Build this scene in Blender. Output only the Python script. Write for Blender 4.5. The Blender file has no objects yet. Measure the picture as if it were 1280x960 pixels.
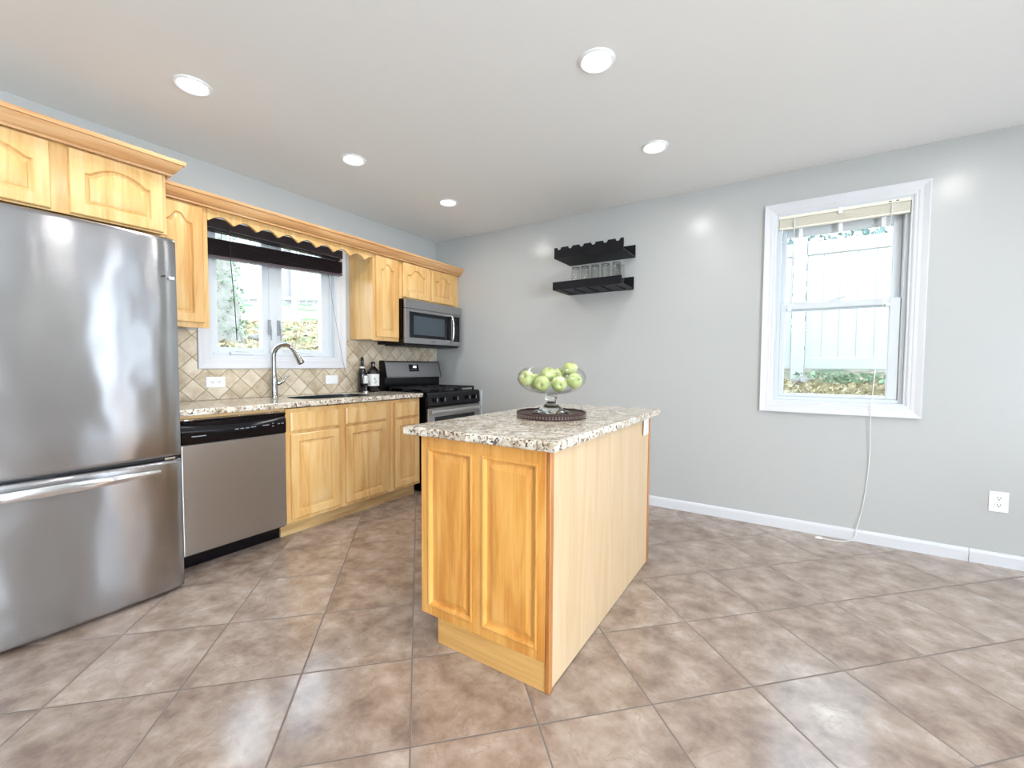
import bpy, bmesh, math, random
from mathutils import Vector, Matrix
random.seed(7)
SC = bpy.context.scene
COL = SC.collection
H = 2.5515            # ceiling height
RX, RY = 6.6, -6.2    # right wall x, front wall y (behind the camera)
PI = math.pi

# ------------------------------------------------------------------ camera
cam_d = bpy.data.cameras.new('camera'); cam = bpy.data.objects.new('camera', cam_d); COL.objects.link(cam)
def cam_rot(yaw, pit, rol):
    f = Vector((-math.sin(yaw)*math.cos(pit), math.cos(yaw)*math.cos(pit), -math.sin(pit)))
    r = Vector((math.cos(yaw), math.sin(yaw), 0)); u = r.cross(f)
    r2 = math.cos(rol)*r + math.sin(rol)*u; u2 = -math.sin(rol)*r + math.cos(rol)*u
    return Matrix((r2, u2, -f)).transposed()
cam.matrix_world = Matrix.Translation((3.397, -3.668, 1.171)) @ cam_rot(.5727, .0427, .0052).to_4x4()
cam_d.sensor_fit = 'HORIZONTAL'; cam_d.sensor_width = 36; cam_d.lens = 36*538.43/1280
cam_d.clip_start = .02; cam_d.clip_end = 200
SC.camera = cam
# ------------------------------------------------------------------ view + world
SC.view_settings.view_transform = 'Standard'; SC.view_settings.look = 'None'
SC.view_settings.gamma = 1; SC.view_settings.use_curve_mapping = False
SC.view_settings.exposure = 0.14
W = bpy.data.worlds.new('sky'); SC.world = W; W.use_nodes = True
wn = W.node_tree.nodes; wl = W.node_tree.links
bg = wn['Background']; bg.inputs['Strength'].default_value = 5.2
tc = wn.new('ShaderNodeTexCoord'); sep = wn.new('ShaderNodeSeparateXYZ'); rmp = wn.new('ShaderNodeValToRGB')
wl.new(tc.outputs['Generated'], sep.inputs[0]); wl.new(sep.outputs['Z'], rmp.inputs[0]); wl.new(rmp.outputs[0], bg.inputs[0])
rmp.color_ramp.elements[0].position = 0.0; rmp.color_ramp.elements[0].color = (.90, .95, 1, 1)
rmp.color_ramp.elements[1].position = .7; rmp.color_ramp.elements[1].color = (.72, .86, 1, 1)
LAMP_W = 4.2
def area(name, loc, rot, sx, sy, power, color, portal=False, disk=False):
    d = bpy.data.lights.new(name, 'AREA'); o = bpy.data.objects.new(name, d); COL.objects.link(o)
    d.shape = 'DISK' if disk else 'RECTANGLE'; d.size = sx
    if not disk: d.size_y = sy
    d.energy = power; d.color = color; o.location = loc; o.rotation_euler = rot
    if portal: d.cycles.is_portal = True
    return o
# portals: guide the sky light through the window openings
area('portal_kitchen', (-.25, -1.78, 1.71), (0, -PI/2, 0), 1.02, 1.05, 1, (1, 1, 1), True)
area('portal_back', (3.656, .25, 1.6), (-PI/2, 0, 0), .75, 1.35, 1, (1, 1, 1), True)
# area lamps added as sky light outside the unseen right windows and patio door
area('daylight_right', (RX+.2, -1.05, 1.52), (0, PI/2, 0), 1.25, .34, 13, (.78, .88, 1))
area('daylight_right', (RX+.2, -.45, 1.52), (0, PI/2, 0), 1.25, .28, 9, (.78, .88, 1))
area('added_daylight_patio', (RX+.25, -4.5, 1.08), (0, PI/2, 0), 2.05, 2.0, 310, (.86, .93, 1))

# ------------------------------------------------------------------ helpers
def lin(c):
    f = lambda v: v/12.92 if v <= .04045 else ((v+.055)/1.055)**2.4
    return (f(c[0]/255), f(c[1]/255), f(c[2]/255), 1)
def newmat(name):
    m = bpy.data.materials.new(name); m.use_nodes = True
    nt = m.node_tree; return m, nt.nodes, nt.links, nt.nodes['Principled BSDF']
def plain(name, rgb, rough=.5, metal=0, spec=.5, coat=0, bump=0, bscale=60, vary=.0):
    m, n, l, b = newmat(name)
    b.inputs['Base Color'].default_value = lin(rgb); b.inputs['Roughness'].default_value = rough
    b.inputs['Metallic'].default_value = metal; b.inputs['Specular IOR Level'].default_value = spec
    b.inputs['Coat Weight'].default_value = coat
    t = n.new('ShaderNodeTexCoord'); no = n.new('ShaderNodeTexNoise'); no.inputs['Scale'].default_value = bscale
    no.inputs['Detail'].default_value = 4; l.new(t.outputs['Object'], no.inputs['Vector'])
    if vary:
        mx = n.new('ShaderNodeMix'); mx.data_type = 'RGBA'; l.new(no.outputs[0], mx.inputs[0])
        a = lin(rgb); mx.inputs[6].default_value = tuple(v*(1-vary) for v in a[:3])+(1,)
        mx.inputs[7].default_value = tuple(min(1, v*(1+vary)) for v in a[:3])+(1,); l.new(mx.outputs[2], b.inputs['Base Color'])
    if bump:
        bp = n.new('ShaderNodeBump'); bp.inputs['Strength'].default_value = bump; bp.inputs['Distance'].default_value = .002
        l.new(no.outputs[0], bp.inputs['Height']); l.new(bp.outputs[0], b.inputs['Normal'])
    return m
def vmath(n, l, op, a, b=None):
    x = n.new('ShaderNodeMath'); x.operation = op
    for i, v in enumerate((a, b)):
        if v is None: continue
        if isinstance(v, (int, float)): x.inputs[i].default_value = v
        else: l.new(v, x.inputs[i])
    return x.outputs[0]
def ramp(n, l, src, stops):
    r = n.new('ShaderNodeValToRGB'); l.new(src, r.inputs[0]); e = r.color_ramp.elements
    while len(e) < len(stops): e.new(.5)
    for i, (p, c) in enumerate(stops): e[i].position = p; e[i].color = lin(c) if len(c) == 3 else c
    return r.outputs[0]
def wood(name, light, mid, dark, rough=.3, grain=1.0, axis='Z', coat=.35):
    m, n, l, b = newmat(name)
    t = n.new('ShaderNodeTexCoord'); mp = n.new('ShaderNodeMapping'); l.new(t.outputs['Object'], mp.inputs[0])
    s = {'Z': (9, 9, .9), 'Y': (9, .9, 9), 'X': (.9, 9, 9)}[axis]; mp.inputs['Scale'].default_value = s
    no = n.new('ShaderNodeTexNoise'); no.inputs['Scale'].default_value = 1.4; no.inputs['Detail'].default_value = 6
    no.inputs['Distortion'].default_value = 1.2; l.new(mp.outputs[0], no.inputs['Vector'])
    mp2 = n.new('ShaderNodeMapping'); l.new(t.outputs['Object'], mp2.inputs[0])
    mp2.inputs['Scale'].default_value = tuple(v*7 if v > 1 else 2.5 for v in s)
    n2 = n.new('ShaderNodeTexNoise'); n2.inputs['Scale'].default_value = 2.2; n2.inputs['Detail'].default_value = 3; l.new(mp2.outputs[0], n2.inputs['Vector'])
    f = vmath(n, l, 'ADD', vmath(n, l, 'MULTIPLY', no.outputs[0], .75), vmath(n, l, 'MULTIPLY', n2.outputs[0], .25*grain))
    l.new(ramp(n, l, f, [(.36, dark), (.50, mid), (.64, light)]), b.inputs['Base Color'])
    b.inputs['Roughness'].default_value = rough; b.inputs['Coat Weight'].default_value = coat; b.inputs['Coat Roughness'].default_value = .15
    bp = n.new('ShaderNodeBump'); bp.inputs['Strength'].default_value = .08; bp.inputs['Distance'].default_value = .001
    l.new(f, bp.inputs['Height']); l.new(bp.outputs[0], b.inputs['Normal'])
    return m
def steel(name, rgb, rough=.28, wavy=.0, aniso=.75, smudge=.5):
    m, n, l, b = newmat(name)
    b.inputs['Metallic'].default_value = 1; b.inputs['Anisotropic'].default_value = aniso
    b.inputs['Anisotropic Rotation'].default_value = .25
    tg = n.new('ShaderNodeTangent'); tg.direction_type = 'RADIAL'; tg.axis = 'Z'; l.new(tg.outputs[0], b.inputs['Tangent'])
    t = n.new('ShaderNodeTexCoord'); mp = n.new('ShaderNodeMapping'); l.new(t.outputs['Object'], mp.inputs[0])
    mp.inputs['Scale'].default_value = (2, 2, 180)
    no = n.new('ShaderNodeTexNoise'); no.inputs['Scale'].default_value = 3; no.inputs['Detail'].default_value = 3; l.new(mp.outputs[0], no.inputs['Vector'])
    c = lin(rgb)
    mx = n.new('ShaderNodeMix'); mx.data_type = 'RGBA'; l.new(no.outputs[0], mx.inputs[0])
    mx.inputs[6].default_value = tuple(v*.9 for v in c[:3])+(1,); mx.inputs[7].default_value = tuple(min(1, v*1.08) for v in c[:3])+(1,)
    l.new(mx.outputs[2], b.inputs['Base Color'])
    n3 = n.new('ShaderNodeTexNoise'); n3.inputs['Scale'].default_value = 7; n3.inputs['Detail'].default_value = 5; l.new(t.outputs['Object'], n3.inputs['Vector'])
    mr = n.new('ShaderNodeMapRange'); l.new(n3.outputs[0], mr.inputs[0]); mr.inputs[1].default_value = .35; mr.inputs[2].default_value = .7
    mr.inputs[3].default_value = rough; mr.inputs[4].default_value = rough*(1+smudge*.5); l.new(mr.outputs[0], b.inputs['Roughness'])
    if wavy:
        mp2 = n.new('ShaderNodeMapping'); l.new(t.outputs['Object'], mp2.inputs[0]); mp2.inputs['Scale'].default_value = (1.6, 1.6, 1.1)
        n4 = n.new('ShaderNodeTexNoise'); n4.inputs['Scale'].default_value = 3.2; n4.inputs['Detail'].default_value = 1.0; l.new(mp2.outputs[0], n4.inputs['Vector'])
        bp = n.new('ShaderNodeBump'); bp.inputs['Strength'].default_value = 1; bp.inputs['Distance'].default_value = wavy
        l.new(n4.outputs[0], bp.inputs['Height']); l.new(bp.outputs[0], b.inputs['Normal'])
    return m
def pane_mat(name, tint=(1, 1, 1, 1), ior=1.5, rough=0.0, edge=5):
    m, n, l, b = newmat(name); n.remove(b); out = n['Material Output']
    tr = n.new('ShaderNodeBsdfTransparent'); tr.inputs[0].default_value = tint
    gl = n.new('ShaderNodeBsdfGlossy'); gl.inputs['Roughness'].default_value = rough
    fr = n.new('ShaderNodeLayerWeight'); fr.inputs['Blend'].default_value = .5
    fac = vmath(n, l, 'ADD', ((ior-1)/(ior+1))**2, vmath(n, l, 'MULTIPLY', vmath(n, l, 'POWER', fr.outputs['Facing'], edge), .8))
    mx = n.new('ShaderNodeMixShader'); l.new(fac, mx.inputs[0]); l.new(tr.outputs[0], mx.inputs[1]); l.new(gl.outputs[0], mx.inputs[2]); l.new(mx.outputs[0], out.inputs[0])
    return m
def tile_mat(name, ax, step, off, stops, grout, gw, rough, spec, nscale, warp, bump=.6, vein=None):
    """45-degree tile grid on the object-coordinate axes ax = (a, b)."""
    m, n, l, b = newmat(name)
    t = n.new('ShaderNodeTexCoord'); sp = n.new('ShaderNodeSeparateXYZ'); l.new(t.outputs['Object'], sp.inputs[0])
    A, B = sp.outputs[ax[0]], sp.outputs[ax[1]]
    u = vmath(n, l, 'DIVIDE', vmath(n, l, 'SUBTRACT', vmath(n, l, 'ADD', A, B), off[0]), step)
    v = vmath(n, l, 'DIVIDE', vmath(n, l, 'SUBTRACT', vmath(n, l, 'SUBTRACT', A, B), off[1]), step)
    def edge(w):
        fr = vmath(n, l, 'FRACT', w); return vmath(n, l, 'SUBTRACT', .5, vmath(n, l, 'ABSOLUTE', vmath(n, l, 'SUBTRACT', fr, .5)))
    wob = n.new('ShaderNodeTexNoise'); wob.inputs['Scale'].default_value = 40; l.new(t.outputs['Object'], wob.inputs['Vector'])
    d = vmath(n, l, 'MINIMUM', edge(u), edge(v))
    d = vmath(n, l, 'ADD', d, vmath(n, l, 'MULTIPLY', vmath(n, l, 'SUBTRACT', wob.outputs[0], .5), gw*warp))
    mask = n.new('ShaderNodeMapRange'); l.new(d, mask.inputs[0]); mask.inputs[1].default_value = gw*.6; mask.inputs[2].default_value = gw*1.3
    cell = n.new('ShaderNodeCombineXYZ'); l.new(vmath(n, l, 'FLOOR', u), cell.inputs[0]); l.new(vmath(n, l, 'FLOOR', v), cell.inputs[1])
    wn_ = n.new('ShaderNodeTexWhiteNoise'); l.new(cell.outputs[0], wn_.inputs['Vector'])
    add = n.new('ShaderNodeVectorMath'); add.operation = 'MULTIPLY_ADD'
    l.new(wn_.outputs['Color'], add.inputs[0]); add.inputs[1].default_value = (20, 20, 20); l.new(t.outputs['Object'], add.inputs[2])
    no = n.new('ShaderNodeTexNoise'); no.inputs['Scale'].default_value = nscale; no.inputs['Detail'].default_value = 9; no.inputs['Roughness'].default_value = .62
    no.inputs['Distortion'].default_value = .15; l.new(add.outputs[0], no.inputs['Vector'])
    tone = vmath(n, l, 'ADD', no.outputs[0], vmath(n, l, 'MULTIPLY', vmath(n, l, 'SUBTRACT', wn_.outputs['Value'], .5), .10))
    colr = ramp(n, l, tone, stops)
    if vein:
        mu = n.new('ShaderNodeTexNoise'); mu.inputs['Scale'].default_value = nscale*.45; mu.inputs['Detail'].default_value = 5; mu.inputs['Distortion'].default_value = 1.4
        l.new(add.outputs[0], mu.inputs['Vector'])
        w_ = vmath(n, l, 'ABSOLUTE', vmath(n, l, 'SUBTRACT', mu.outputs[0], .5))
        vm = n.new('ShaderNodeMapRange'); l.new(w_, vm.inputs[0]); vm.inputs[1].default_value = 0; vm.inputs[2].default_value = .012; vm.inputs[3].default_value = .4; vm.inputs[4].default_value = 0
        mv = n.new('ShaderNodeMix'); mv.data_type = 'RGBA'; l.new(vm.outputs[0], mv.inputs[0]); l.new(colr, mv.inputs[6]); mv.inputs[7].default_value = lin(vein); colr = mv.outputs[2]
    mx = n.new('ShaderNodeMix'); mx.data_type = 'RGBA'; l.new(mask.outputs[0], mx.inputs[0]); mx.inputs[6].default_value = lin(grout); l.new(colr, mx.inputs[7])
    l.new(mx.outputs[2], b.inputs['Base Color'])
    ro = n.new('ShaderNodeMapRange'); l.new(mask.outputs[0], ro.inputs[0]); ro.inputs[3].default_value = .85; ro.inputs[4].default_value = rough; l.new(ro.outputs[0], b.inputs['Roughness'])
    b.inputs['Specular IOR Level'].default_value = spec
    hgt = vmath(n, l, 'ADD', mask.outputs[0], vmath(n, l, 'MULTIPLY', no.outputs[0], .25))
    bp = n.new('ShaderNodeBump'); bp.inputs['Strength'].default_value = bump; bp.inputs['Distance'].default_value = .0015; l.new(hgt, bp.inputs['Height']); l.new(bp.outputs[0], b.inputs['Normal'])
    return m
def granite_mat(name, base, rough=.12, chip=0):
    m, n, l, b = newmat(name)
    t = n.new('ShaderNodeTexCoord')
    def noise(s, d=4, w=0):
        x = n.new('ShaderNodeTexNoise'); x.inputs['Scale'].default_value = s; x.inputs['Detail'].default_value = d; x.inputs['Distortion'].default_value = w
        l.new(t.outputs['Object'], x.inputs['Vector']); return x.outputs[0]
    c1 = ramp(n, l, noise(22, 6, .6), base)
    def over(col, src, lo, hi, c):
        mr = n.new('ShaderNodeMapRange'); l.new(src, mr.inputs[0]); mr.inputs[1].default_value = lo; mr.inputs[2].default_value = hi
        mx = n.new('ShaderNodeMix'); mx.data_type = 'RGBA'; l.new(mr.outputs[0], mx.inputs[0]); l.new(col, mx.inputs[6]); mx.inputs[7].default_value = lin(c); return mx.outputs[2]
    c = over(c1, noise(60, 3, .3), .56, .62, (150, 128, 104))
    c = over(c, noise(48, 4, 1.0), .60, .64, (96, 76, 62))
    c = over(c, noise(85, 3, .5), .62, .66, (40, 34, 34))
    c = over(c, noise(110, 2, 0), .66, .70, (240, 236, 226))
    l.new(c, b.inputs['Base Color']); b.inputs['Roughness'].default_value = rough; b.inputs['Specular IOR Level'].default_value = .6
    return m

def MB(): return bmesh.new()
def quad(bm, vs): return bm.faces.new(vs)
def box(bm, x0, x1, y0, y1, z0, z1, bev=0, seg=2):
    r = bmesh.ops.create_cube(bm, size=1); vs = r['verts']
    for v in vs:
        v.co = Vector((x0 if v.co.x < 0 else x1, y0 if v.co.y < 0 else y1, z0 if v.co.z < 0 else z1))
    if bev:
        es = list({e for v in vs for e in v.link_edges})
        bmesh.ops.bevel(bm, geom=es, offset=bev, segments=seg, affect='EDGES', profile=.5)
def lathe(bm, prof, cx, cy, cz=0, n=32, M=None):
    rings = []
    for (r, z) in prof:
        if r < 1e-6: rings.append([bm.verts.new((cx, cy, cz+z))])
        else: rings.append([bm.verts.new((cx+r*math.cos(2*PI*i/n), cy+r*math.sin(2*PI*i/n), cz+z)) for i in range(n)])
    for a, b in zip(rings, rings[1:]):
        for i in range(n):
            j = (i+1) % n
            if len(a) == 1 and len(b) == 1: continue
            if len(a) == 1: bm.faces.new((a[0], b[i], b[j]))
            elif len(b) == 1: bm.faces.new((a[i], b[0], a[j]))
            else: bm.faces.new((a[i], a[j], b[j], b[i]))
    if M is not None:
        bmesh.ops.transform(bm, matrix=M, verts=[v for r in rings for v in r])
    return rings
def tube(bm, pts, r, n=10, cap=True):
    P = [Vector(p) for p in pts]; rs = r if isinstance(r, (list, tuple)) else [r]*len(P)
    rings = []; up = None
    for i, p in enumerate(P):
        d = (P[min(i+1, len(P)-1)]-P[max(i-1, 0)]).normalized()
        if up is None: up = Vector((0, 0, 1)) if abs(d.z) < .9 else Vector((1, 0, 0))
        s = d.cross(up).normalized(); up = s.cross(d).normalized()
        rings.append([bm.verts.new(p+rs[i]*(math.cos(2*PI*k/n)*s+math.sin(2*PI*k/n)*up)) for k in range(n)])
    for a, b in zip(rings, rings[1:]):
        for k in range(n): bm.faces.new((a[k], a[(k+1) % n], b[(k+1) % n], b[k]))
    if cap: bm.faces.new(rings[0]); bm.faces.new(rings[-1])
def smooth_path(pts, k=6):
    P = [Vector(p) for p in pts]; out = []
    for i in range(len(P)-1):
        p0 = P[max(i-1, 0)]; p1 = P[i]; p2 = P[i+1]; p3 = P[min(i+2, len(P)-1)]
        for j in range(k):
            t = j/k
            out.append(.5*((2*p1)+(-p0+p2)*t+(2*p0-5*p1+4*p2-p3)*t*t+(-p0+3*p1-3*p2+p3)*t**3))
    out.append(P[-1]); return out
def prism(bm, poly, axis, a0, a1):
    """extrude a 2-D polygon along an axis; poly coords are the two other axes in xyz order"""
    def P(p, a):
        return {'X': (a, p[0], p[1]), 'Y': (p[0], a, p[1]), 'Z': (p[0], p[1], a)}[axis]
    A = [bm.verts.new(P(p, a0)) for p in poly]; B = [bm.verts.new(P(p, a1)) for p in poly]
    n = len(poly); bm.faces.new(A); bm.faces.new(B)
    for i in range(n): bm.faces.new((A[i], A[(i+1) % n], B[(i+1) % n], B[i]))
def sweep(bm, prof, path):
    """prof: list of (outward offset, z); path: list of ((x,y),(nx,ny)) where n is the offset vector (mitred)"""
    R = []
    for (p, nv) in path: R.append([bm.verts.new((p[0]+o*nv[0], p[1]+o*nv[1], z)) for (o, z) in prof])
    m = len(prof)
    for a, b in zip(R, R[1:]):
        for i in range(m): bm.faces.new((a[i], a[(i+1) % m], b[(i+1) % m], b[i]))
    bm.faces.new(R[0]); bm.faces.new(R[-1])
def part(name, bm, mat, parent=None, smooth=False, label=None, sub=0):
    bmesh.ops.recalc_face_normals(bm, faces=bm.faces)
    me = bpy.data.meshes.new(name); 
    off = Vector((0, 0, 0)); p = parent
    while p is not None: off += p.location; p = p.parent
    if parent is None:
        # origin at the base centre
        if len(bm.verts):
            mn = Vector([min(v.co[i] for v in bm.verts) for i in range(3)]); mxx = Vector([max(v.co[i] for v in bm.verts) for i in range(3)])
            base = Vector(((mn.x+mxx.x)/2, (mn.y+mxx.y)/2, mn.z))
        else: base = Vector()
        if name in ('floor',): base = Vector()
    else: base = off
    bmesh.ops.translate(bm, vec=-base, verts=bm.verts)
    bm.to_mesh(me); bm.free()
    o = bpy.data.objects.new(name, me); COL.objects.link(o)
    if parent is None: o.location = base
    else: o.parent = parent
    mats = mat if isinstance(mat, (list, tuple)) else [mat]
    for q in mats: me.materials.append(q)
    if smooth:
        for f in me.polygons: f.use_smooth = True
        try: me.set_sharp_from_angle(angle=math.radians(smooth if smooth > 1 else 40))
        except Exception: pass
    if sub:
        s = o.modifiers.new('sub', 'SUBSURF'); s.levels = sub; s.render_levels = sub
    if label: o['label'] = label
    return o
def thing(name, loc, label, cat, group=None):
    o = bpy.data.objects.new(name, None); COL.objects.link(o); o.location = loc; o.empty_display_size = .05
    o['label'] = label; o['category'] = cat
    if group: o['group'] = group
    return o
def tag(o, label, cat, group=None, kind=None):
    o['label'] = label; o['category'] = cat
    if group: o['group'] = group
    if kind: o['kind'] = kind
    return o
def struct(o, label=None, cat=None):
    o['kind'] = 'structure'
    if label: o['label'] = label
    if cat: o['category'] = cat
    return o
def sroot(name, loc, label, cat='structure'):
    o = bpy.data.objects.new(name, None); COL.objects.link(o); o.location = loc; o['kind'] = 'structure'; o['label'] = label; o['category'] = cat
    return o
def dup(root, loc, label=None, rot=None, group=None):
    r = root.copy(); COL.objects.link(r); r.location = loc
    if rot: r.rotation_euler = rot
    if label: r['label'] = label
    if group: r['group'] = group
    for ch in list(root.children):
        c = ch.copy(); COL.objects.link(c); c.parent = r
        for g in ch.children:
            d = g.copy(); COL.objects.link(d); d.parent = c
    return r

# ------------------------------------------------------------------ materials
M = {}
M['wall'] = plain('grey_wall_paint', (189, 191, 190), .26, spec=.5, bump=.06, bscale=90)
M['ceil'] = plain('white_ceiling_paint', (240, 240, 239), .7, spec=.25, bump=.03)
M['trim'] = plain('white_trim_paint', (218, 220, 225), .35)
M['vinyl'] = plain('white_vinyl', (214, 220, 225), .35)
M['floor'] = tile_mat('slate_look_floor_tile', ('X', 'Y'), .577, (-.315, 5.215),
    [(.30, (128, 108, 96)), (.46, (154, 136, 123)), (.58, (172, 155, 143)), (.72, (192, 178, 167))], (116, 104, 96), .0085, .17, 1.0, 8.5, .35, .35, vein=(134, 114, 102))
M['splash'] = tile_mat('travertine_wall_tile', ('Y', 'Z'), .1495, (.02, .03),
    [(.32, (178, 160, 136)), (.46, (205, 190, 166)), (.6, (222, 210, 190)), (.72, (232, 222, 204))], (150, 130, 106), .022, .5, .4, 7, 1.0, .8)
M['granite'] = granite_mat('speckled_beige_granite', [(.34, (176, 158, 136)), (.48, (212, 202, 186)), (.62, (232, 226, 214))])
M['maple'] = wood('honey_maple', (230, 195, 138), (223, 180, 116), (208, 158, 94))
M['maple_trim'] = wood('honey_maple_moulding', (216, 172, 124), (204, 154, 102), (180, 130, 84), axis='Y')
M['maple_edge'] = wood('brown_maple_edge', (200, 138, 74), (184, 120, 60), (160, 98, 46))
M['amber'] = wood('amber_maple', (236, 180, 100), (226, 164, 82), (206, 138, 60))
M['pale'] = wood('pale_maple_veneer', (212, 186, 150), (207, 179, 142), (200, 170, 131), coat=.15, rough=.4)
M['toe'] = wood('toe_kick_maple', (214, 184, 134), (200, 166, 114), (178, 142, 92), axis='Y', coat=.1)
M['toe_x'] = wood('toe_kick_maple_front', (226, 180, 112), (214, 166, 98), (196, 146, 80), axis='X', coat=.1)
M['steel_fr'] = steel('brushed_steel_fridge', (176, 177, 180), .25, wavy=.005, aniso=.93, smudge=0)
M['steel'] = steel('brushed_steel', (186, 184, 182), .38, aniso=.6, smudge=.1)
M['steel_dk'] = steel('brushed_steel_dark', (170, 170, 173), .36, aniso=.5, smudge=.1)
M['chrome'] = plain('satin_nickel', (190, 190, 188), .22, metal=1)
M['bright'] = plain('bright_polished_steel', (225, 225, 225), .18, metal=1)
M['black'] = plain('gloss_black', (9, 9, 16), .14, spec=.35)
M['blackm'] = plain('matte_black', (16, 16, 20), .5)
M['iron'] = plain('cast_iron', (22, 22, 26), .45, bump=.3)
M['dglass'] = plain('dark_oven_glass', (22, 28, 34), .08, spec=.7)
M['mwglass'] = plain('grey_microwave_glass', (62, 74, 82), .25, spec=.5)
M['white'] = plain('white_plastic', (240, 242, 244), .3)
M['slot'] = plain('dark_slot', (70, 66, 64), .6)
M['grey_txt'] = plain('grey_print', (130, 134, 140), .5)
M['cream'] = plain('cream_blind', (248, 244, 230), .45)
M['dkblind'] = plain('espresso_blind', (24, 12, 18), .5, spec=.25)
M['dkblind2'] = plain('espresso_blind_edge', (88, 76, 84), .35)
M['cord'] = plain('white_cord', (232, 232, 230), .6)
M['dcord'] = plain('dark_cord', (40, 34, 34), .6)
M['bcord'] = plain('brown_cord', (120, 96, 84), .6)
M['rack'] = plain('black_stained_rack', (11, 12, 20), .5, spec=.25, bump=.1)
M['rackin'] = plain('rack_underside', (66, 70, 80), .5)
M['pane'] = pane_mat('window_pane', (.97, .99, 1, 1))
M['bowl'] = pane_mat('clear_bowl_glass', (.975, .985, .98, 1), 1.45, .02, 4)
M['bottle_g'] = plain('dark_bottle_glass', (14, 12, 16), .08, spec=.8)
M['label'] = plain('white_paper_label', (226, 228, 228), .6)
M['granite_wood'] = plain('plywood_strip', (206, 170, 118), .5)
M['sinkm'] = plain('dark_composite_sink', (34, 40, 46), .3)
M['latch'] = plain('grey_latch', (150, 154, 160), .5)
M['bounce_grey'] = plain('neutral_bounce_board', (176, 172, 164), .8)  # neutral grey for the unseen bounce panels added on the wall cabinets
M['gasket'] = plain('grey_gasket', (90, 92, 96), .6)
def glass_solid():
    m, n, l, b = newmat('solid_clear_glass'); b.inputs['Transmission Weight'].default_value = 1; b.inputs['Roughness'].default_value = .02
    b.inputs['IOR'].default_value = 1.45; b.inputs['Base Color'].default_value = (.97, .99, .98, 1); return m
M['glass'] = glass_solid()
def emis(name, col, s):
    m, n, l, b = newmat(name); b.inputs['Emission Color'].default_value = col; b.inputs['Emission Strength'].default_value = s; b.inputs['Base Color'].default_value = (1, 1, 1, 1); return m
M['lamp'] = emis('lamp_diffuser', (.97, .98, 1, 1), 9)
M['clock'] = emis('clock_digits', (.9, .95, 1, 1), .9)
def apple_mat():
    m, n, l, b = newmat('green_apple_skin'); t = n.new('ShaderNodeTexCoord')
    no = n.new('ShaderNodeTexNoise'); no.inputs['Scale'].default_value = 18; no.inputs['Detail'].default_value = 4; l.new(t.outputs['Object'], no.inputs['Vector'])
    vo = n.new('ShaderNodeTexVoronoi'); vo.inputs['Scale'].default_value = 190; l.new(t.outputs['Object'], vo.inputs['Vector'])
    c = ramp(n, l, no.outputs[0], [(.3, (160, 172, 100)), (.5, (184, 194, 126)), (.7, (204, 212, 156))])
    mr = n.new('ShaderNodeMapRange'); l.new(vo.outputs['Distance'], mr.inputs[0]); mr.inputs[1].default_value = .12; mr.inputs[2].default_value = .2; mr.inputs[3].default_value = .5; mr.inputs[4].default_value = 0
    mx = n.new('ShaderNodeMix'); mx.data_type = 'RGBA'; l.new(mr.outputs[0], mx.inputs[0]); l.new(c, mx.inputs[6]); mx.inputs[7].default_value = lin((224, 234, 176)); l.new(mx.outputs[2], b.inputs['Base Color'])
    b.inputs['Roughness'].default_value = .25; b.inputs['Coat Weight'].default_value = .4
    b.inputs['Subsurface Weight'].default_value = .08; b.inputs['Subsurface Radius'].default_value = (.01, .012, .004); return m
M['apple'] = apple_mat()
M['stem'] = plain('apple_stem', (92, 70, 40), .7)
def wicker_mat():
    m, n, l, b = newmat('dark_woven_rattan'); t = n.new('ShaderNodeTexCoord')
    w = n.new('ShaderNodeTexWave'); w.wave_type = 'RINGS'; w.rings_direction = 'Z'; w.inputs['Scale'].default_value = 34; w.inputs['Distortion'].default_value = 1.5; l.new(t.outputs['Object'], w.inputs['Vector'])
    l.new(ramp(n, l, w.outputs[0], [(.2, (44, 28, 24)), (.7, (104, 82, 72))]), b.inputs['Base Color']); b.inputs['Roughness'].default_value = .45
    bp = n.new('ShaderNodeBump'); bp.inputs['Distance'].default_value = .002; l.new(w.outputs[0], bp.inputs['Height']); l.new(bp.outputs[0], b.inputs['Normal']); return m
M['wicker'] = wicker_mat()
M['rattan_dk'] = plain('dark_rattan_strand', (58, 36, 34), .4, vary=.4, bscale=80)
M['rattan_lt'] = plain('pale_rattan_strand', (190, 176, 160), .5)
M['fence_w'] = plain('white_vinyl_fence', (188, 190, 189), .5)
M['fence_b'] = plain('weathered_picket', (166, 163, 166), .7, vary=.15, bscale=9)
M['rail_b'] = plain('pale_rail', (200, 200, 200), .6)
M['bark'] = plain('mottled_bark', (170, 166, 160), .9, bump=1, bscale=14, vary=.45)
M['leaf'] = plain('pale_green_leaves', (138, 162, 128), .6, vary=.3, bscale=8)
M['leafb'] = plain('blue_green_leaves', (136, 160, 156), .6, vary=.35, bscale=8)
M['rock'] = plain('pale_rock', (136, 130, 122), .8, bump=1, bscale=10, vary=.2)
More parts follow.
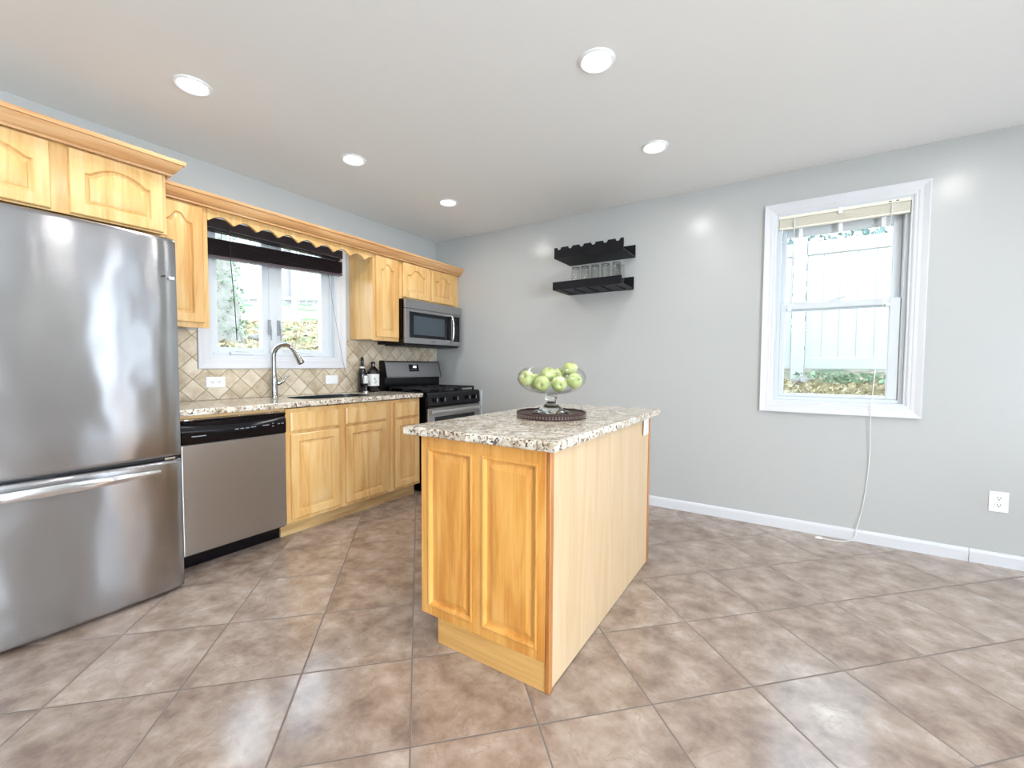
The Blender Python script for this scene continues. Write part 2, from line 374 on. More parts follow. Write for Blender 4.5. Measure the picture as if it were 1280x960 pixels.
def ground_mat():
    m, n, l, b = newmat('leaf_littered_ground'); t = n.new('ShaderNodeTexCoord')
    a = n.new('ShaderNodeTexNoise'); a.inputs['Scale'].default_value = 9; a.inputs['Detail'].default_value = 9; a.inputs['Roughness'].default_value = .75; l.new(t.outputs['Object'], a.inputs['Vector'])
    c1 = ramp(n, l, a.outputs[0], [(.34, (104, 94, 76)), (.48, (160, 150, 126)), (.62, (190, 182, 160))])
    g = n.new('ShaderNodeTexNoise'); g.inputs['Scale'].default_value = .9; g.inputs['Detail'].default_value = 5; l.new(t.outputs['Object'], g.inputs['Vector'])
    mr = n.new('ShaderNodeMapRange'); l.new(g.outputs[0], mr.inputs[0]); mr.inputs[1].default_value = .52; mr.inputs[2].default_value = .62
    mx = n.new('ShaderNodeMix'); mx.data_type = 'RGBA'; l.new(mr.outputs[0], mx.inputs[0]); l.new(c1, mx.inputs[6]); mx.inputs[7].default_value = lin((96, 124, 84)); l.new(mx.outputs[2], b.inputs['Base Color'])
    b.inputs['Roughness'].default_value = .9; return m
M['ground'] = ground_mat()
M['litter'] = plain('dry_leaves', (172, 158, 122), .8, vary=.35, bscale=5)

# ------------------------------------------------------------------ room shell
T = .16
bm = MB(); box(bm, 0, RX, RY, 0, -.12, 0); fl = struct(part('floor', bm, M['floor']), 'slate look square floor tiles laid diagonally', 'floor')
bm = MB(); box(bm, -T, RX+T, RY-T, T, H, H+.12); struct(part('ceiling', bm, M['ceil']), 'plain white ceiling with recessed lights', 'ceiling')
def wall_holes(name, axis, c0, c1, a0, a1, holes, label):
    """wall slab between c0..c1 on its thin axis, running a0..a1, with rectangular holes (h0,h1,z0,z1)"""
    xs = sorted({a0, a1, *[h[0] for h in holes], *[h[1] for h in holes]}); zs = sorted({-.12, H, *[h[2] for h in holes], *[h[3] for h in holes]})
    inh = lambda x, z: any(h[0] < x < h[1] and h[2] < z < h[3] for h in holes)
    bm = MB(); cells = {}
    P = lambda c, a, z: (c, a, z) if axis == 'X' else (a, c, z)
    vc = {}
    def V(c, a, z):
        k = (c, a, z)
        if k not in vc: vc[k] = bm.verts.new(P(c, a, z))
        return vc[k]
    nx, nz = len(xs)-1, len(zs)-1
    solid = lambda i, j: 0 <= i < nx and 0 <= j < nz and not inh((xs[i]+xs[i+1])/2, (zs[j]+zs[j+1])/2)
    for i in range(nx):
        for j in range(nz):
            if not solid(i, j): continue
            A, B, Z0, Z1 = xs[i], xs[i+1], zs[j], zs[j+1]
            for c in (c0, c1): bm.faces.new((V(c, A, Z0), V(c, B, Z0), V(c, B, Z1), V(c, A, Z1)))
            if not solid(i-1, j): bm.faces.new((V(c0, A, Z0), V(c1, A, Z0), V(c1, A, Z1), V(c0, A, Z1)))
            if not solid(i+1, j): bm.faces.new((V(c0, B, Z0), V(c1, B, Z0), V(c1, B, Z1), V(c0, B, Z1)))
            if not solid(i, j-1): bm.faces.new((V(c0, A, Z0), V(c1, A, Z0), V(c1, B, Z0), V(c0, B, Z0)))
            if not solid(i, j+1): bm.faces.new((V(c0, A, Z1), V(c1, A, Z1), V(c1, B, Z1), V(c0, B, Z1)))
    return struct(part(name, bm, M['wall']), label, 'wall')
W1 = (-2.275, -1.285, 1.225, 2.20)      # kitchen window opening (y0,y1,z0,z1)
W2 = (3.29, 4.022, .925, 2.255)          # back window opening (x0,x1,z0,z1)
W3 = (-1.25, -.87, .9, 2.15)
W3B = (-.60, -.30, .9, 2.15)
W4 = (-5.5, -3.5, .03, 2.1)
wall_holes('wall_left', 'X', -T, 0, RY-T, T, [W1], 'grey painted kitchen wall behind the cabinets')
wall_holes('wall_back', 'Y', 0, T, 0, RX, [W2], 'grey painted wall with the double-hung window')
wall_holes('wall_right', 'X', RX, RX+T, RY-T, T, [W3, W3B, W4], 'grey painted wall on the right, outside the picture')
wall_holes('wall_front', 'Y', RY-T, RY, 0, RX, [], 'grey painted wall behind the viewer')
# baseboard on the back wall: a longer board and a short one meeting at a joint
prof = [(0, 0), (-.014, 0), (-.014, .062), (-.010, .074), (-.004, .080), (0, .080)]
for k, (a, b) in enumerate(((.03, 4.336), (4.339, RX))):
    bm = MB(); prism(bm, prof, 'X', a, b); o = part('baseboard_back' if k == 0 else 'baseboard_right', bm, M['trim'])
    struct(o, ['white baseboard along the grey wall, long piece left of the joint', 'white baseboard piece right of the joint'][k], 'baseboard')

# ------------------------------------------------------------------ windows
def casing(parent, name, a0, a1, z0, z1, w, depth, place, mat):
    """picture-frame casing, moulded profile. place(a, d, z) maps along, out, up to world"""
    prof = [(0, 0), (0, .007), (.008, .010), (.018, .010), (.024, .013), (w*.55, .014), (w*.72, .018), (w*.92, depth), (w, depth), (w, 0)]
    bm = MB(); rings = []
    for (sa, sz, A, Z) in ((-1, -1, a0, z0), (1, -1, a1, z0), (1, 1, a1, z1), (-1, 1, a0, z1)):
        rings.append([bm.verts.new(place(A+sa*o, d, Z+sz*o)) for (o, d) in prof])
    m = len(prof)
    for i in range(4):
        a, b = rings[i], rings[(i+1) % 4]
        for k in range(m-1): bm.faces.new((a[k], a[k+1], b[k+1], b[k]))
    return part(name, bm, mat, parent)
def frame(bm, a0, a1, z0, z1, wl_, wr, wb, wt, d0, d1, place, bev=.003):
    def B(p, q, r, s):
        A = place(p, d0, r); Bq = place(q, d1, s)
        box(bm, min(A[0], Bq[0]), max(A[0], Bq[0]), min(A[1], Bq[1]), max(A[1], Bq[1]), min(A[2], Bq[2]), max(A[2], Bq[2]), bev, 1)
    B(a0, a0+wl_, z0, z1); B(a1-wr, a1, z0, z1); B(a0+wl_, a1-wr, z0, z0+wb); B(a0+wl_, a1-wr, z1-wt, z1)
def jamb(parent, a0, a1, z0, z1, d, place, t=.012):
    bm = MB(); frame(bm, a0, a1, z0, z1, t, t, t, t, 0.002, d, place, 0); return part('jamb', bm, M['vinyl'], parent)
# --- window over the sink: twin casement
L1 = lambda a, d, z: (d, a, z)      # d>0 into the room
w1 = sroot('window_1', (0, -1.78, W1[2]), 'white framed twin casement window above the sink', 'window')
casing(w1, 'window_casing', W1[0], W1[1], W1[2], W1[3], .085, .022, L1, M['trim'])
jamb(w1, *W1, -.14, L1)
bm = MB(); frame(bm, W1[0]+.012, W1[1]-.012, W1[2]+.012, W1[3]-.012, .02, .02, .02, .02, -.13, -.045, L1)
box(bm, -.13, -.045, -1.845, -1.785, W1[2]+.03, W1[3]-.03, .003, 1); part('window_frame', bm, M['vinyl'], w1)
for (a, b) in ((W1[0]+.03, -1.842), (-1.788, W1[1]-.03)):
    bm = MB(); frame(bm, a, b, W1[2]+.03, W1[3]-.03, .038 if a < -2 else .05, .05 if a < -2 else .075, .04, .04, -.11, -.055, L1)
    s = part('sash', bm, M['vinyl'], w1)
    bm = MB(); box(bm, -.086, -.080, a+.03, b-.03, W1[2]+.06, W1[3]-.06); part('pane', bm, M['pane'], s)
    bm = MB(); cy = (a+b)/2; box(bm, -.04, -.012, cy-.10, cy+.06, W1[2]+.013, W1[2]+.036, .008, 3); tube(bm, [(-.02, cy+.05, W1[2]+.036), (-.012, cy-.06, W1[2]+.042)], .005)
    part('crank_handle', bm, M['vinyl'], w1, smooth=True)
for y in (-1.850, -1.775):
    bm = MB(); box(bm, -.045, -.03, y-.01, y+.01, 1.40, 1.52, .004); tube(bm, [(-.03, y, 1.50), (-.016, y+.002, 1.44), (-.02, y+.004, 1.36)], .005)
    part('window_latch', bm, M['latch'], w1, label='grey casement latch')
# --- double-hung window on the back wall
L2 = lambda a, d, z: (a, -d, z)
w2 = sroot('window_2', (3.656, 0, W2[2]), 'white double-hung window on the grey back wall', 'window')
casing(w2, 'window_casing', W2[0], W2[1], W2[2], W2[3], .075, .022, L2, M['trim'])
jamb(w2, *W2, -.14, L2)
bm = MB(); frame(bm, W2[0]+.012, W2[1]-.012, W2[2]+.012, W2[3]-.012, .022, .022, .022, .022, -.135, -.03, L2, .002); part('window_frame', bm, M['vinyl'], w2)
a, b = W2[0]+.036, W2[1]-.036
bm = MB(); frame(bm, a, b, 1.575, W2[3]-.036, .030, .045, .04, .112, -.115, -.085, L2); s = part('upper_sash', bm, M['vinyl'], w2)
bm = MB(); box(bm, a+.02, b-.03, .098, .103, 1.60, 2.2); part('pane', bm, M['pane'], s)
bm = MB(); frame(bm, a, b, W2[2]+.036, 1.625, .034, .055, .022, .042, -.075, -.042, L2); s = part('lower_sash', bm, M['vinyl'], w2)
bm = MB(); box(bm, a+.02, b-.03, .056, .061, W2[2]+.045, 1.60); part('pane', bm, M['pane'], s)
bm = MB(); box(bm, 3.60, 3.66, .045, .075, 1.625, 1.632, .002); box(bm, 3.61, 3.68, .05, .07, 1.632, 1.642, .003); tube(bm, [(3.64, .055, 1.642), (3.70, .048, 1.655)], .005); part('sash_lock', bm, M['vinyl'], w2, smooth=True)
bm = MB(); box(bm, 3.40, 3.49, .045, .075, 1.625, 1.640, .004); part('tilt_latch', bm, M['vinyl'], w2)
for x in (a+.045, b-.075):
    bm = MB(); box(bm, x, x+.022, .036, .042, 1.572, 1.592, .001); part('sash_corner_tab', bm, M['white'], w2)
# --- right-wall windows, and an unseen patio door added to let daylight in
L3 = lambda a, d, z: (RX-d, a, z)
for nm, WW, lb_ in (('window_3', W3, 'narrow white window on the right wall, nearer the patio door, outside the picture'), ('window_4', W3B, 'narrow white window on the right wall, nearer the corner, outside the picture')):
    w3 = sroot(nm, (RX, (WW[0]+WW[1])/2, WW[2]), lb_, 'window')
    casing(w3, 'window_casing', WW[0], WW[1], WW[2], WW[3], .08, .022, L3, M['trim'])
    bm = MB(); frame(bm, WW[0], WW[1], WW[2], WW[3], .04, .04, .05, .05, -.14, -.04, L3); part('window_frame', bm, M['vinyl'], w3)
    bm = MB(); box(bm, RX+.09, RX+.095, WW[0]+.03, WW[1]-.03, WW[2]+.03, WW[3]-.03); part('pane', bm, M['pane'], w3)
d4 = sroot('door_1', (RX, -4.5, 0), 'white framed glass patio door added unseen on the right wall to admit daylight', 'door')
casing(d4, 'door_casing', W4[0], W4[1], W4[2], W4[3], .08, .022, L3, M['trim'])
bm = MB(); frame(bm, W4[0], W4[1], W4[2], W4[3], .07, .07, .08, .07, -.13, -.04, L3); box(bm, RX+.04, RX+.13, -4.56, -4.44, .05, 2.08); part('door_frame', bm, M['vinyl'], d4)
bm = MB(); box(bm, RX+.085, RX+.09, W4[0]+.03, W4[1]-.03, .08, 2.05); part('pane', bm, M['pane'], d4)

# ------------------------------------------------------------------ cabinet pieces
def panel_door(bm, u0, u1, v0, v1, place, t=.021, rail=.055, rise=0, kind='hump', depth=.012, w0=0.0, topextra=0):
    """raised-panel door; place(u, v, w)"""
    NS = 24
    def arch(sx):
        s = abs(sx)
        if rise == 0: return 0
        if kind == 'hump': return rise*(1 if s < .1 else (.5+.5*math.cos(PI*min((s-.1)/.68, 1))))
        return rise*max(0, 1-(s/.86)**2)+(.0 if s < .86 else 0)
    base_top = v1-rail-topextra-rise
    cu = (u0+u1)/2
    def loop(ins, w, outer=False, oin=0):
        if outer:
            a, b, c, d = u0+oin, u1-oin, v0+oin, v1-oin
            pts = [(a, c), (b, c)]
            for k in range(NS+1): sx = 1-2*k/NS; pts.append((cu+sx*(b-a)/2, d))
        else:
            a, b, c = u0+rail+ins, u1-rail-ins, v0+rail+ins
            pts = [(a, c), (b, c)]
            for k in range(NS+1): sx = 1-2*k/NS; pts.append((cu+sx*(b-a)/2, base_top+arch(sx)-ins))
        return [bm.verts.new(place(p[0], p[1], w)) for p in pts]
    L = [loop(0, w0, True, 0), loop(0, w0+t-.004, True, 0), loop(0, w0+t, True, .004), loop(0, w0+t), loop(.004, w0+t-.007), loop(.007, w0+t-depth), loop(.015, w0+t-depth), loop(.018, w0+t-depth+.004), loop(.036, w0+t-.002)]
    n = len(L[0])
    for a, b in zip(L, L[1:]):
        for i in range(n): bm.faces.new((a[i], a[(i+1) % n], b[(i+1) % n], b[i]))
    bm.faces.new(L[-1]); bm.faces.new(L[0])
def slab_front(bm, u0, u1, v0, v1, place, t=.02, edge=.012):
    L = []
    for ins, w in ((0, 0), (0, t-.007), (edge, t)):
        L.append([bm.verts.new(place(a, b, w)) for a, b in ((u0+ins, v0+ins), (u1-ins, v0+ins), (u1-ins, v1-ins), (u0+ins, v1-ins))])
    for a, b in zip(L, L[1:]):
        for i in range(4): bm.faces.new((a[i], a[(i+1) % 4], b[(i+1) % 4], b[i]))
    bm.faces.new(L[0]); bm.faces.new(L[-1])
def placeX(x): return lambda u, v, w: (x+w, u, v)
def placeY(y): return lambda u, v, w: (u, y-w, v)

def wall_cabinet(y0, y1, z0, z1, xf, doors, label, rise, kind, z_door=(None, None), group=None, rail=.055, body_label=None):
    t = thing('wall_cabinet', (0.002, (y0+y1)/2, z0), label, 'cabinet', group)
    bm = MB(); box(bm, .002, xf-.02, y0+.001, y1-.001, z0+.012, z1, .001, 1); part('cabinet_body', bm, M['maple'], t)
    bm = MB(); box(bm, .004, xf-.022, y0+.002, y1-.002, z1+.0005, z1+.006); part('bounce_panel', bm, M['bounce_grey'], t)  # grey panel added out of sight to cut orange bounce onto the ceiling
    # face frame
    bm = MB(); F = xf-.02
    zs0, zs1 = z0, z1
    edges = [y0+.001] + [v for d in doors for v in d] + [y1-.001]
    box(bm, F, xf, y0+.001, doors[0][0]+.012, zs0, zs1, .001, 1); box(bm, F, xf, doors[-1][1]-.012, y1-.001, zs0, zs1, .001, 1)
    for a, b in zip(doors, doors[1:]): box(bm, F, xf, a[1]-.012, b[0]+.012, zs0, zs1, .001, 1)
    for d in doors:
        box(bm, F, xf, d[0]+.012, d[1]-.012, zs0, zs0+.035); box(bm, F, xf, d[0]+.012, d[1]-.012, zs1-.035, zs1)
    part('face_frame', bm, M['maple'], t)
    for d in doors:
        bm = MB(); panel_door(bm, d[0], d[1], z_door[0] or z0+.012, z_door[1] or z1-.02, placeX(xf+.0015), rise=rise, kind=kind, rail=rail)
        part('door', bm, M['maple'], t, smooth=25)
    return t
G = 'honey maple wall cabinets'
wall_cabinet(-3.62, -2.725, 1.845, 2.16, .63, [(-3.52, -3.15), (-3.09, -2.745)], 'deep two-door maple cabinet above the refrigerator', .045, 'arc', (1.852, 2.142), G, .05)
wall_cabinet(-2.72, -2.412, 1.395, 2.16, .325, [(-2.70, -2.445)], 'narrow one-door maple wall cabinet between refrigerator and sink window', .05, 'hump', (1.425, 2.125), G)
wall_cabinet(-1.150, -.852, 1.388, 2.16, .325, [(-1.125, -.868)], 'tall one-door maple wall cabinet between sink window and microwave', .05, 'hump', (1.42, 2.125), G)
wall_cabinet(-.848, -.004, 1.792, 2.16, .325, [(-.815, -.462), (-.432, -.085)], 'short two-door maple cabinet above the microwave', .05, 'hump', (1.808, 2.13), G)
# crown mouldings
cp = lambda z: [(0, z), (.012, z), (.014, z+.010), (.018, z+.012), (.024, z+.016), (.036, z+.030), (.048, z+.050), (.050, z+.056), (.058, z+.058), (.060, z+.070), (.060, z+.076), (0, z+.076)]
bm = MB(); sweep(bm, cp(2.135), [((.347, -2.718), (1, 0)), ((.347, -.003), (1, 0))])
tag(part('crown_moulding', bm, M['maple_trim']), 'long maple crown moulding running over the window and microwave cabinets', 'moulding')
bm = MB(); sweep(bm, cp(2.145), [((.653, -3.66), (1, 0)), ((.653, -2.722), (1, 1)), ((.41, -2.722), (0, 1))])
tag(part('crown_moulding', bm, M['maple_trim']), 'short deep maple crown moulding above the refrigerator cabinet', 'moulding')
# scalloped valance
bm = MB(); N = 170; y0, y1 = -2.411, -1.151; up = []; lo = []
pts = []
for i in range(N+1):
    y = y0+(y1-y0)*i/N; t = ((y+2.405)/.1472) % 1
    pts.append((y, 2.068+.038*math.sin(PI*t)**1.1))
poly = pts+[(y1, 2.16), (y0, 2.16)]
va = {}
for x in (.305, .325):
    for i, p in enumerate(pts): va[(x, 0, i)] = bm.verts.new((x, p[0], p[1])); va[(x, 1, i)] = bm.verts.new((x, p[0], 2.16))
for i in range(N):
    for x in (.305, .325): bm.faces.new((va[(x, 0, i)], va[(x, 0, i+1)], va[(x, 1, i+1)], va[(x, 1, i)]))
    bm.faces.new((va[(.305, 0, i)], va[(.305, 0, i+1)], va[(.325, 0, i+1)], va[(.325, 0, i)]))
    bm.faces.new((va[(.305, 1, i)], va[(.305, 1, i+1)], va[(.325, 1, i+1)], va[(.325, 1, i)]))
for i in (0, N): bm.faces.new((va[(.305, 0, i)], va[(.325, 0, i)], va[(.325, 1, i)], va[(.305, 1, i)]))
tag(part('valance', bm, M['maple']), 'scalloped maple valance board spanning above the sink window', 'valance')

# ------------------------------------------------------------------ base cabinets
def base_cabinet(y0, y1, doors, drawers, label, y_toe0, y_toe1):
    t = thing('base_cabinet', (.0, (y0+y1)/2, 0), label, 'cabinet', 'maple base cabinets under the kitchen counter')
    bm = MB(); box(bm, .004, .585, y0+.001, y1-.001, .11, .60, .001, 1); part('cabinet_body', bm, M['maple'], t)
    bm = MB(); ed = [y0+.001]
    zc = (.105, .876)
    box(bm, .585, .605, y0+.001, doors[0][0]+.012, *zc, .001, 1); box(bm, .585, .605, doors[-1][1]-.012, y1-.001, *zc, .001, 1)
    for a, b in zip(doors, doors[1:]): box(bm, .585, .605, a[1]-.012, b[0]+.012, *zc, .001, 1)
    for d in doors:
        for z0, z1 in ((.105, .15), (.69, .73), (.845, .876)): box(bm, .585, .605, d[0]+.012, d[1]-.012, z0, z1)
    # sides
    box(bm, .004, .585, y0+.001, y0+.018, .60, .876); box(bm, .004, .585, y1-.018, y1-.001, .60, .876)
    part('face_frame', bm, M['maple'], t)
    for d in doors:
        bm = MB(); panel_door(bm, d[0], d[1], .132, .705, placeX(.6065), rail=.05); part('door', bm, M['maple'], t, smooth=25)
    for d in drawers:
        bm = MB(); slab_front(bm, d[0], d[1], .722, .852, placeX(.6065)); part('drawer', bm, M['maple'], t)
    bm = MB(); box(bm, .51, .53, y_toe0, y_toe1, 0.0, .108); part('toe_kick', bm, M['toe'], t)
    return t
base_cabinet(-2.10, -1.215, [(-2.072, -1.702), (-1.648, -1.262)], [(-2.072, -1.702), (-1.648, -1.262)], 'wide maple sink base cabinet with two doors, right of the dishwasher', -2.10, -1.216)
base_cabinet(-1.213, -.872, [(-1.172, -.898)], [(-1.172, -.898)], 'narrow one-door maple base cabinet left of the range', -1.214, -.872)

# ------------------------------------------------------------------ countertop with sink cut-out
def ring_slab(bm, x0, x1, y0, y1, z0, z1, cx, cy, rx, ry, n=96, pw=3.2):
    angs = sorted({2*PI*i/n for i in range(n)} | {math.atan2(b-cy, a-cx) % (2*PI) for a in (x0, x1) for b in (y0, y1)})
    out, inn = [], []
    for a in angs:
        c, s = math.cos(a), math.sin(a)
        t = min([q for q in ((x1-cx)/c if c > 1e-9 else 9e9, (x0-cx)/c if c < -1e-9 else 9e9, (y1-cy)/s if s > 1e-9 else 9e9, (y0-cy)/s if s < -1e-9 else 9e9)])
        out.append((cx+t*c, cy+t*s))
        k = (abs(c/rx)**pw+abs(s/ry)**pw)**(-1/pw); inn.append((cx+k*c, cy+k*s))
    m = len(angs)
    e = .008
    def ring(P, z, dx=0):
        return [bm.verts.new((p[0]-(dx if abs(p[0]-x1) < 1e-6 else 0), p[1], z)) for p in P]
    R = [ring(inn, z0), ring(inn, z1), ring(out, z1, e), ring(out, z1-e*.3, e*.3), ring(out, z1-e, 0), ring(out, z0+e), ring(out, z0+e*.3, e*.3), ring(out, z0, e)]
    for a, b in zip(R, R[1:]+R[:1]):
        for i in range(m): bm.faces.new((a[i], a[(i+1) % m], b[(i+1) % m], b[i]))
    return inn
bm = MB(); ring_slab(bm, .0025, .645, -2.722, -.868, .885, .921, .325, -1.57, .195, .32)
tag(part('countertop', bm, M['granite']), 'speckled granite kitchen countertop along the tiled wall', 'countertop')
bm = MB(); box(bm, .55, .604, -2.70, -2.104, .866, .884); tag(part('filler_strip', bm, M['granite_wood']), 'thin wooden strip between dishwasher and countertop', 'strip')
# sink
bm = MB()
def sup(rx, ry, z, n=64, pw=3.2):
    return [bm.verts.new((.325+((abs(math.cos(a)/rx)**pw+abs(math.sin(a)/ry)**pw)**(-1/pw))*math.cos(a), -1.57+((abs(math.cos(a)/rx)**pw+abs(math.sin(a)/ry)**pw)**(-1/pw))*math.sin(a), z)) for a in [2*PI*i/n for i in range(n)]]
R = [sup(.215, .34, .8835), sup(.1925, .3175, .8845), sup(.1935, .3185, .9185), sup(.190, .315, .9185), sup(.187, .312, .78), sup(.17, .29, .71), sup(.03, .03, .70), ]
R2 = [sup(.03, .03, .695), sup(.175, .30, .70), sup(.20, .325, .78), sup(.215, .34, .880)]
R = R+R2
for a, b in zip(R, R[1:]+R[:1]):
    for i in range(64): bm.faces.new((a[i], a[(i+1) % 64], b[(i+1) % 64], b[i]))
sk = thing('kitchen_sink', (.325, -1.57, .695), 'dark undermount sink bowl set in the granite below the window', 'sink')
part('basin', bm, M['sinkm'], sk, smooth=True)
bm = MB(); lathe(bm, [(0, .003), (.028, .003), (.034, .006), (.036, .0), (0, 0)], .325, -1.57, .7005, 24); part('drain', bm, M['chrome'], sk, smooth=True)
# backsplash
bm = MB(); S = (.002, .010)
for (a, b, c, d) in ((-2.722, -2.364, .9225, 1.4), (-2.364, -1.196, .9225, 1.137), (-1.196, -.02, .9225, 1.395), (-2.72, -.02, .60, .60)):
    if d > c: box(bm, S[0], S[1], a, b, c, d)
tag(part('backsplash', bm, M['splash']), 'beige travertine backsplash tiles laid on the diagonal', 'backsplash')
bm = MB(); box(bm, .002, .014, -.0195, -.006, .9, 1.395, .002); tag(part('edge_trim', bm, M['trim']), 'thin white edge strip ending the backsplash at the corner', 'trim')

# outlets
def outlet(loc, label, normal, horizontal=False, w=.075, h=.12, sockets=2, blank=False):
    t = thing('wall_outlet', loc, label, 'outlet')
    bm = MB(); hw, hh = (h/2, w/2) if horizontal else (w/2, h/2)
    def PL(a, z, d):
        if normal == 'X': return (loc[0]+d, loc[1]+a, loc[2]+z)
        return (loc[0]+a, loc[1]-d, loc[2]+z)
    def bx(bm, a0, a1, z0, z1, d0, d1, bev=0):
        A, B = PL(a0, z0, d0), PL(a1, z1, d1)
        box(bm, min(A[0], B[0]), max(A[0], B[0]), min(A[1], B[1]), max(A[1], B[1]), min(A[2], B[2]), max(A[2], B[2]), bev)
    bx(bm, -hw, hw, -hh, hh, .0005, .006, .002); part('cover_plate', bm, M['white'], t)
    if blank:
        bm = MB(); bx(bm, -.034, .034, -.017, .017, .006, .008, .001); part('rocker_switch', bm, M['white'], t); return t
    for s in (-1, 1):
        c = s*.0205
        bm = MB()
        if horizontal: bx(bm, c-.015, c+.015, -.017, .017, .006, .008, .0015)
        else: bx(bm, -.017, .017, c-.015, c+.015, .006, .008, .0015)
        k = part('socket', bm, M['white'], t)
        bm = MB()
        for (p, q, r) in ((-.0065, .004, 0), (.0065, .004, 0), (0, -.007, 1)):
            if horizontal: a, z = c+q, p
            else: a, z = p, c+q
            e1, e2 = (.0016, .004) if not r else (.0028, .0028)
            if horizontal: e1, e2 = e2, e1
            bx(bm, a-e1, a+e1, z-e2, z+e2, .0078, .0086)
        part('socket_slots', bm, M['slot'], k)
    return t
outlet((.0105, -2.256, 1.045), 'white horizontal double outlet on the backsplash left of the faucet', 'X', True)
outlet((.0105, -1.345, 1.040), 'white blank-faced horizontal switch plate on the backsplash right of the faucet', 'X', True, blank=True)
outlet((4.452, -.0005, .383), 'white double outlet low on the grey wall right of the window', 'Y', w=.082, h=.122)
outlet((2.7105, -1.19, .83), 'white outlet on the island side just under the granite', 'X', w=.085, h=.1)

# ------------------------------------------------------------------ dishwasher
t = thing('dishwasher', (.31, -2.39, 0), 'stainless steel dishwasher with a black control panel, right of the refrigerator', 'dishwasher')
bm = MB(); box(bm, .03, .59, -2.688, -2.106, .09, .862); part('tub', bm, M['blackm'], t)
bm = MB(); box(bm, .59, .622, -2.687, -2.107, .105, .722, .005, 3); part('door', bm, M['steel'], t)
# control panel with a shallow curved pocket
bm = MB(); NY = 24
rows = [(.724, .618), (.728, .628), (.79, .631), (.815, .628), (.835, .617), (.848, .630), (.856, .622)]
g = []
for (z, x) in rows:
    row = []
    for j in range(NY+1):
        s = -1+2*j/NY; y = -2.397+.289*s
        bow = .006*(1-s*s); zz = z-(.018*(1-s*s) if .80 < z < .84 else 0)
        row.append(bm.verts.new((x+bow, y, zz)))
    g.append(row)
for a, b in zip(g, g[1:]):
    for j in range(NY): bm.faces.new((a[j], a[j+1], b[j+1], b[j]))
bk = [[bm.verts.new((.592, -2.397+.289*(-1+2*j/NY), z)) for j in range(NY+1)] for z in (.724, .856)]
for j in range(NY):
    bm.faces.new((bk[0][j], bk[0][j+1], g[0][j+1], g[0][j])); bm.faces.new((bk[1][j], bk[1][j+1], g[-1][j+1], g[-1][j])); bm.faces.new((bk[0][j], bk[0][j+1], bk[1][j+1], bk[1][j]))
cp_ = part('control_panel', bm, M['black'], t, smooth=50)
bm = MB()
for (a, b, z, h) in ((-2.64, -2.57, .768, .006), (-2.42, -2.40, .785, .005), (-2.39, -2.37, .785, .005), (-2.36, -2.34, .785, .005), (-2.33, -2.30, .787, .005), (-2.26, -2.22, .789, .006), (-2.20, -2.19, .795, .006), (-2.20, -2.19, .778, .006), (-2.165, -2.15, .789, .005), (-2.14, -2.125, .789, .005)):
    sx = abs((a+b)/2+2.397)/.289
    box(bm, .628, .631+.006*(1-sx*sx)+.0004, a, b, z-h/2, z+h/2)
part('panel_print', bm, M['grey_txt'], cp_)
bm = MB(); box(bm, .588, .612, -2.685, -2.115, .857, .863, .001); box(bm, .60, .64, -2.655, -2.635, .857, .862); part('top_bracket', bm, M['bright'], t)
bm = MB(); box(bm, .50, .53, -2.685, -2.112, .004, .10, .002); part('toe_panel', bm, M['black'], t)

# ------------------------------------------------------------------ refrigerator
t = thing('refrigerator', (.4, -3.19, 0), 'large stainless steel bottom-freezer refrigerator at the left edge', 'refrigerator')
bm = MB(); box(bm, .06, .70, -3.64, -2.742, .03, 1.79, .006); part('fridge_body', bm, M['gasket'], t)
def fridge_front(z0, z1):
    bm = MB(); n = 20; g = []; y0, y1 = -3.645, -2.737
    rows = [(z0, -.012), (z0+.006, -.003), (z0+.02, 0)]+[(z0+.02+(z1-z0-.04)*k/8, 0) for k in range(1, 8)]+[(z1-.02, 0), (z1-.006, -.003), (z1, -.012)]
    for z, dx in rows:
        row = []
        for j in range(n+1):
            s = -1+2*j/n; x = .795-.022*s*s+dx-(.012 if abs(s) == 1 else 0)
            row.append(bm.verts.new((x, (y0+y1)/2+(y1-y0)/2*s, z)))
        g.append(row)
    for a, b in zip(g, g[1:]):
        for j in range(n): bm.faces.new((a[j], a[j+1], b[j+1], b[j]))
    B = [[bm.verts.new((.712, (y0+y1)/2+(y1-y0)/2*(-1+2*j/n), z)) for j in range(n+1)] for z in (z0, z1)]
    for j in range(n):
        bm.faces.new((B[0][j], B[0][j+1], g[0][j+1], g[0][j])); bm.faces.new((B[1][j], B[1][j+1], g[-1][j+1], g[-1][j])); bm.faces.new((B[0][j], B[0][j+1], B[1][j+1], B[1][j]))
    for j in (0, n):
        col = [g[k][j] for k in range(len(g))]; bm.faces.new([B[0][j]]+col+[B[1][j]])
    return bm
fd = part('door', fridge_front(.700, 1.800), M['steel_fr'], t, smooth=50)
bm = MB(); box(bm, .778, .786, -2.775, -2.752, 1.592, 1.606, .002); part('hinge_cover_plate', bm, M['white'], fd, label='small pale rectangular patch near the upper right edge')
bm = MB(); bmesh.ops.create_uvsphere(bm, u_segments=10, v_segments=6, radius=.005, matrix=Matrix.Translation((.788, -2.795, 1.604))); part('rubber_plug', bm, M['blackm'], fd, smooth=True)
bm = MB()
tube(bm, smooth_path([(.775, -3.585, .86), (.825, -3.585, .88), (.835, -3.585, 1.2), (.825, -3.585, 1.52), (.775, -3.585, 1.54)]), .012, 10); part('door_handle', bm, M['bright'], fd, smooth=True)
fz = part('freezer_drawer', fridge_front(.015, .686), M['steel_fr'], t, smooth=50)
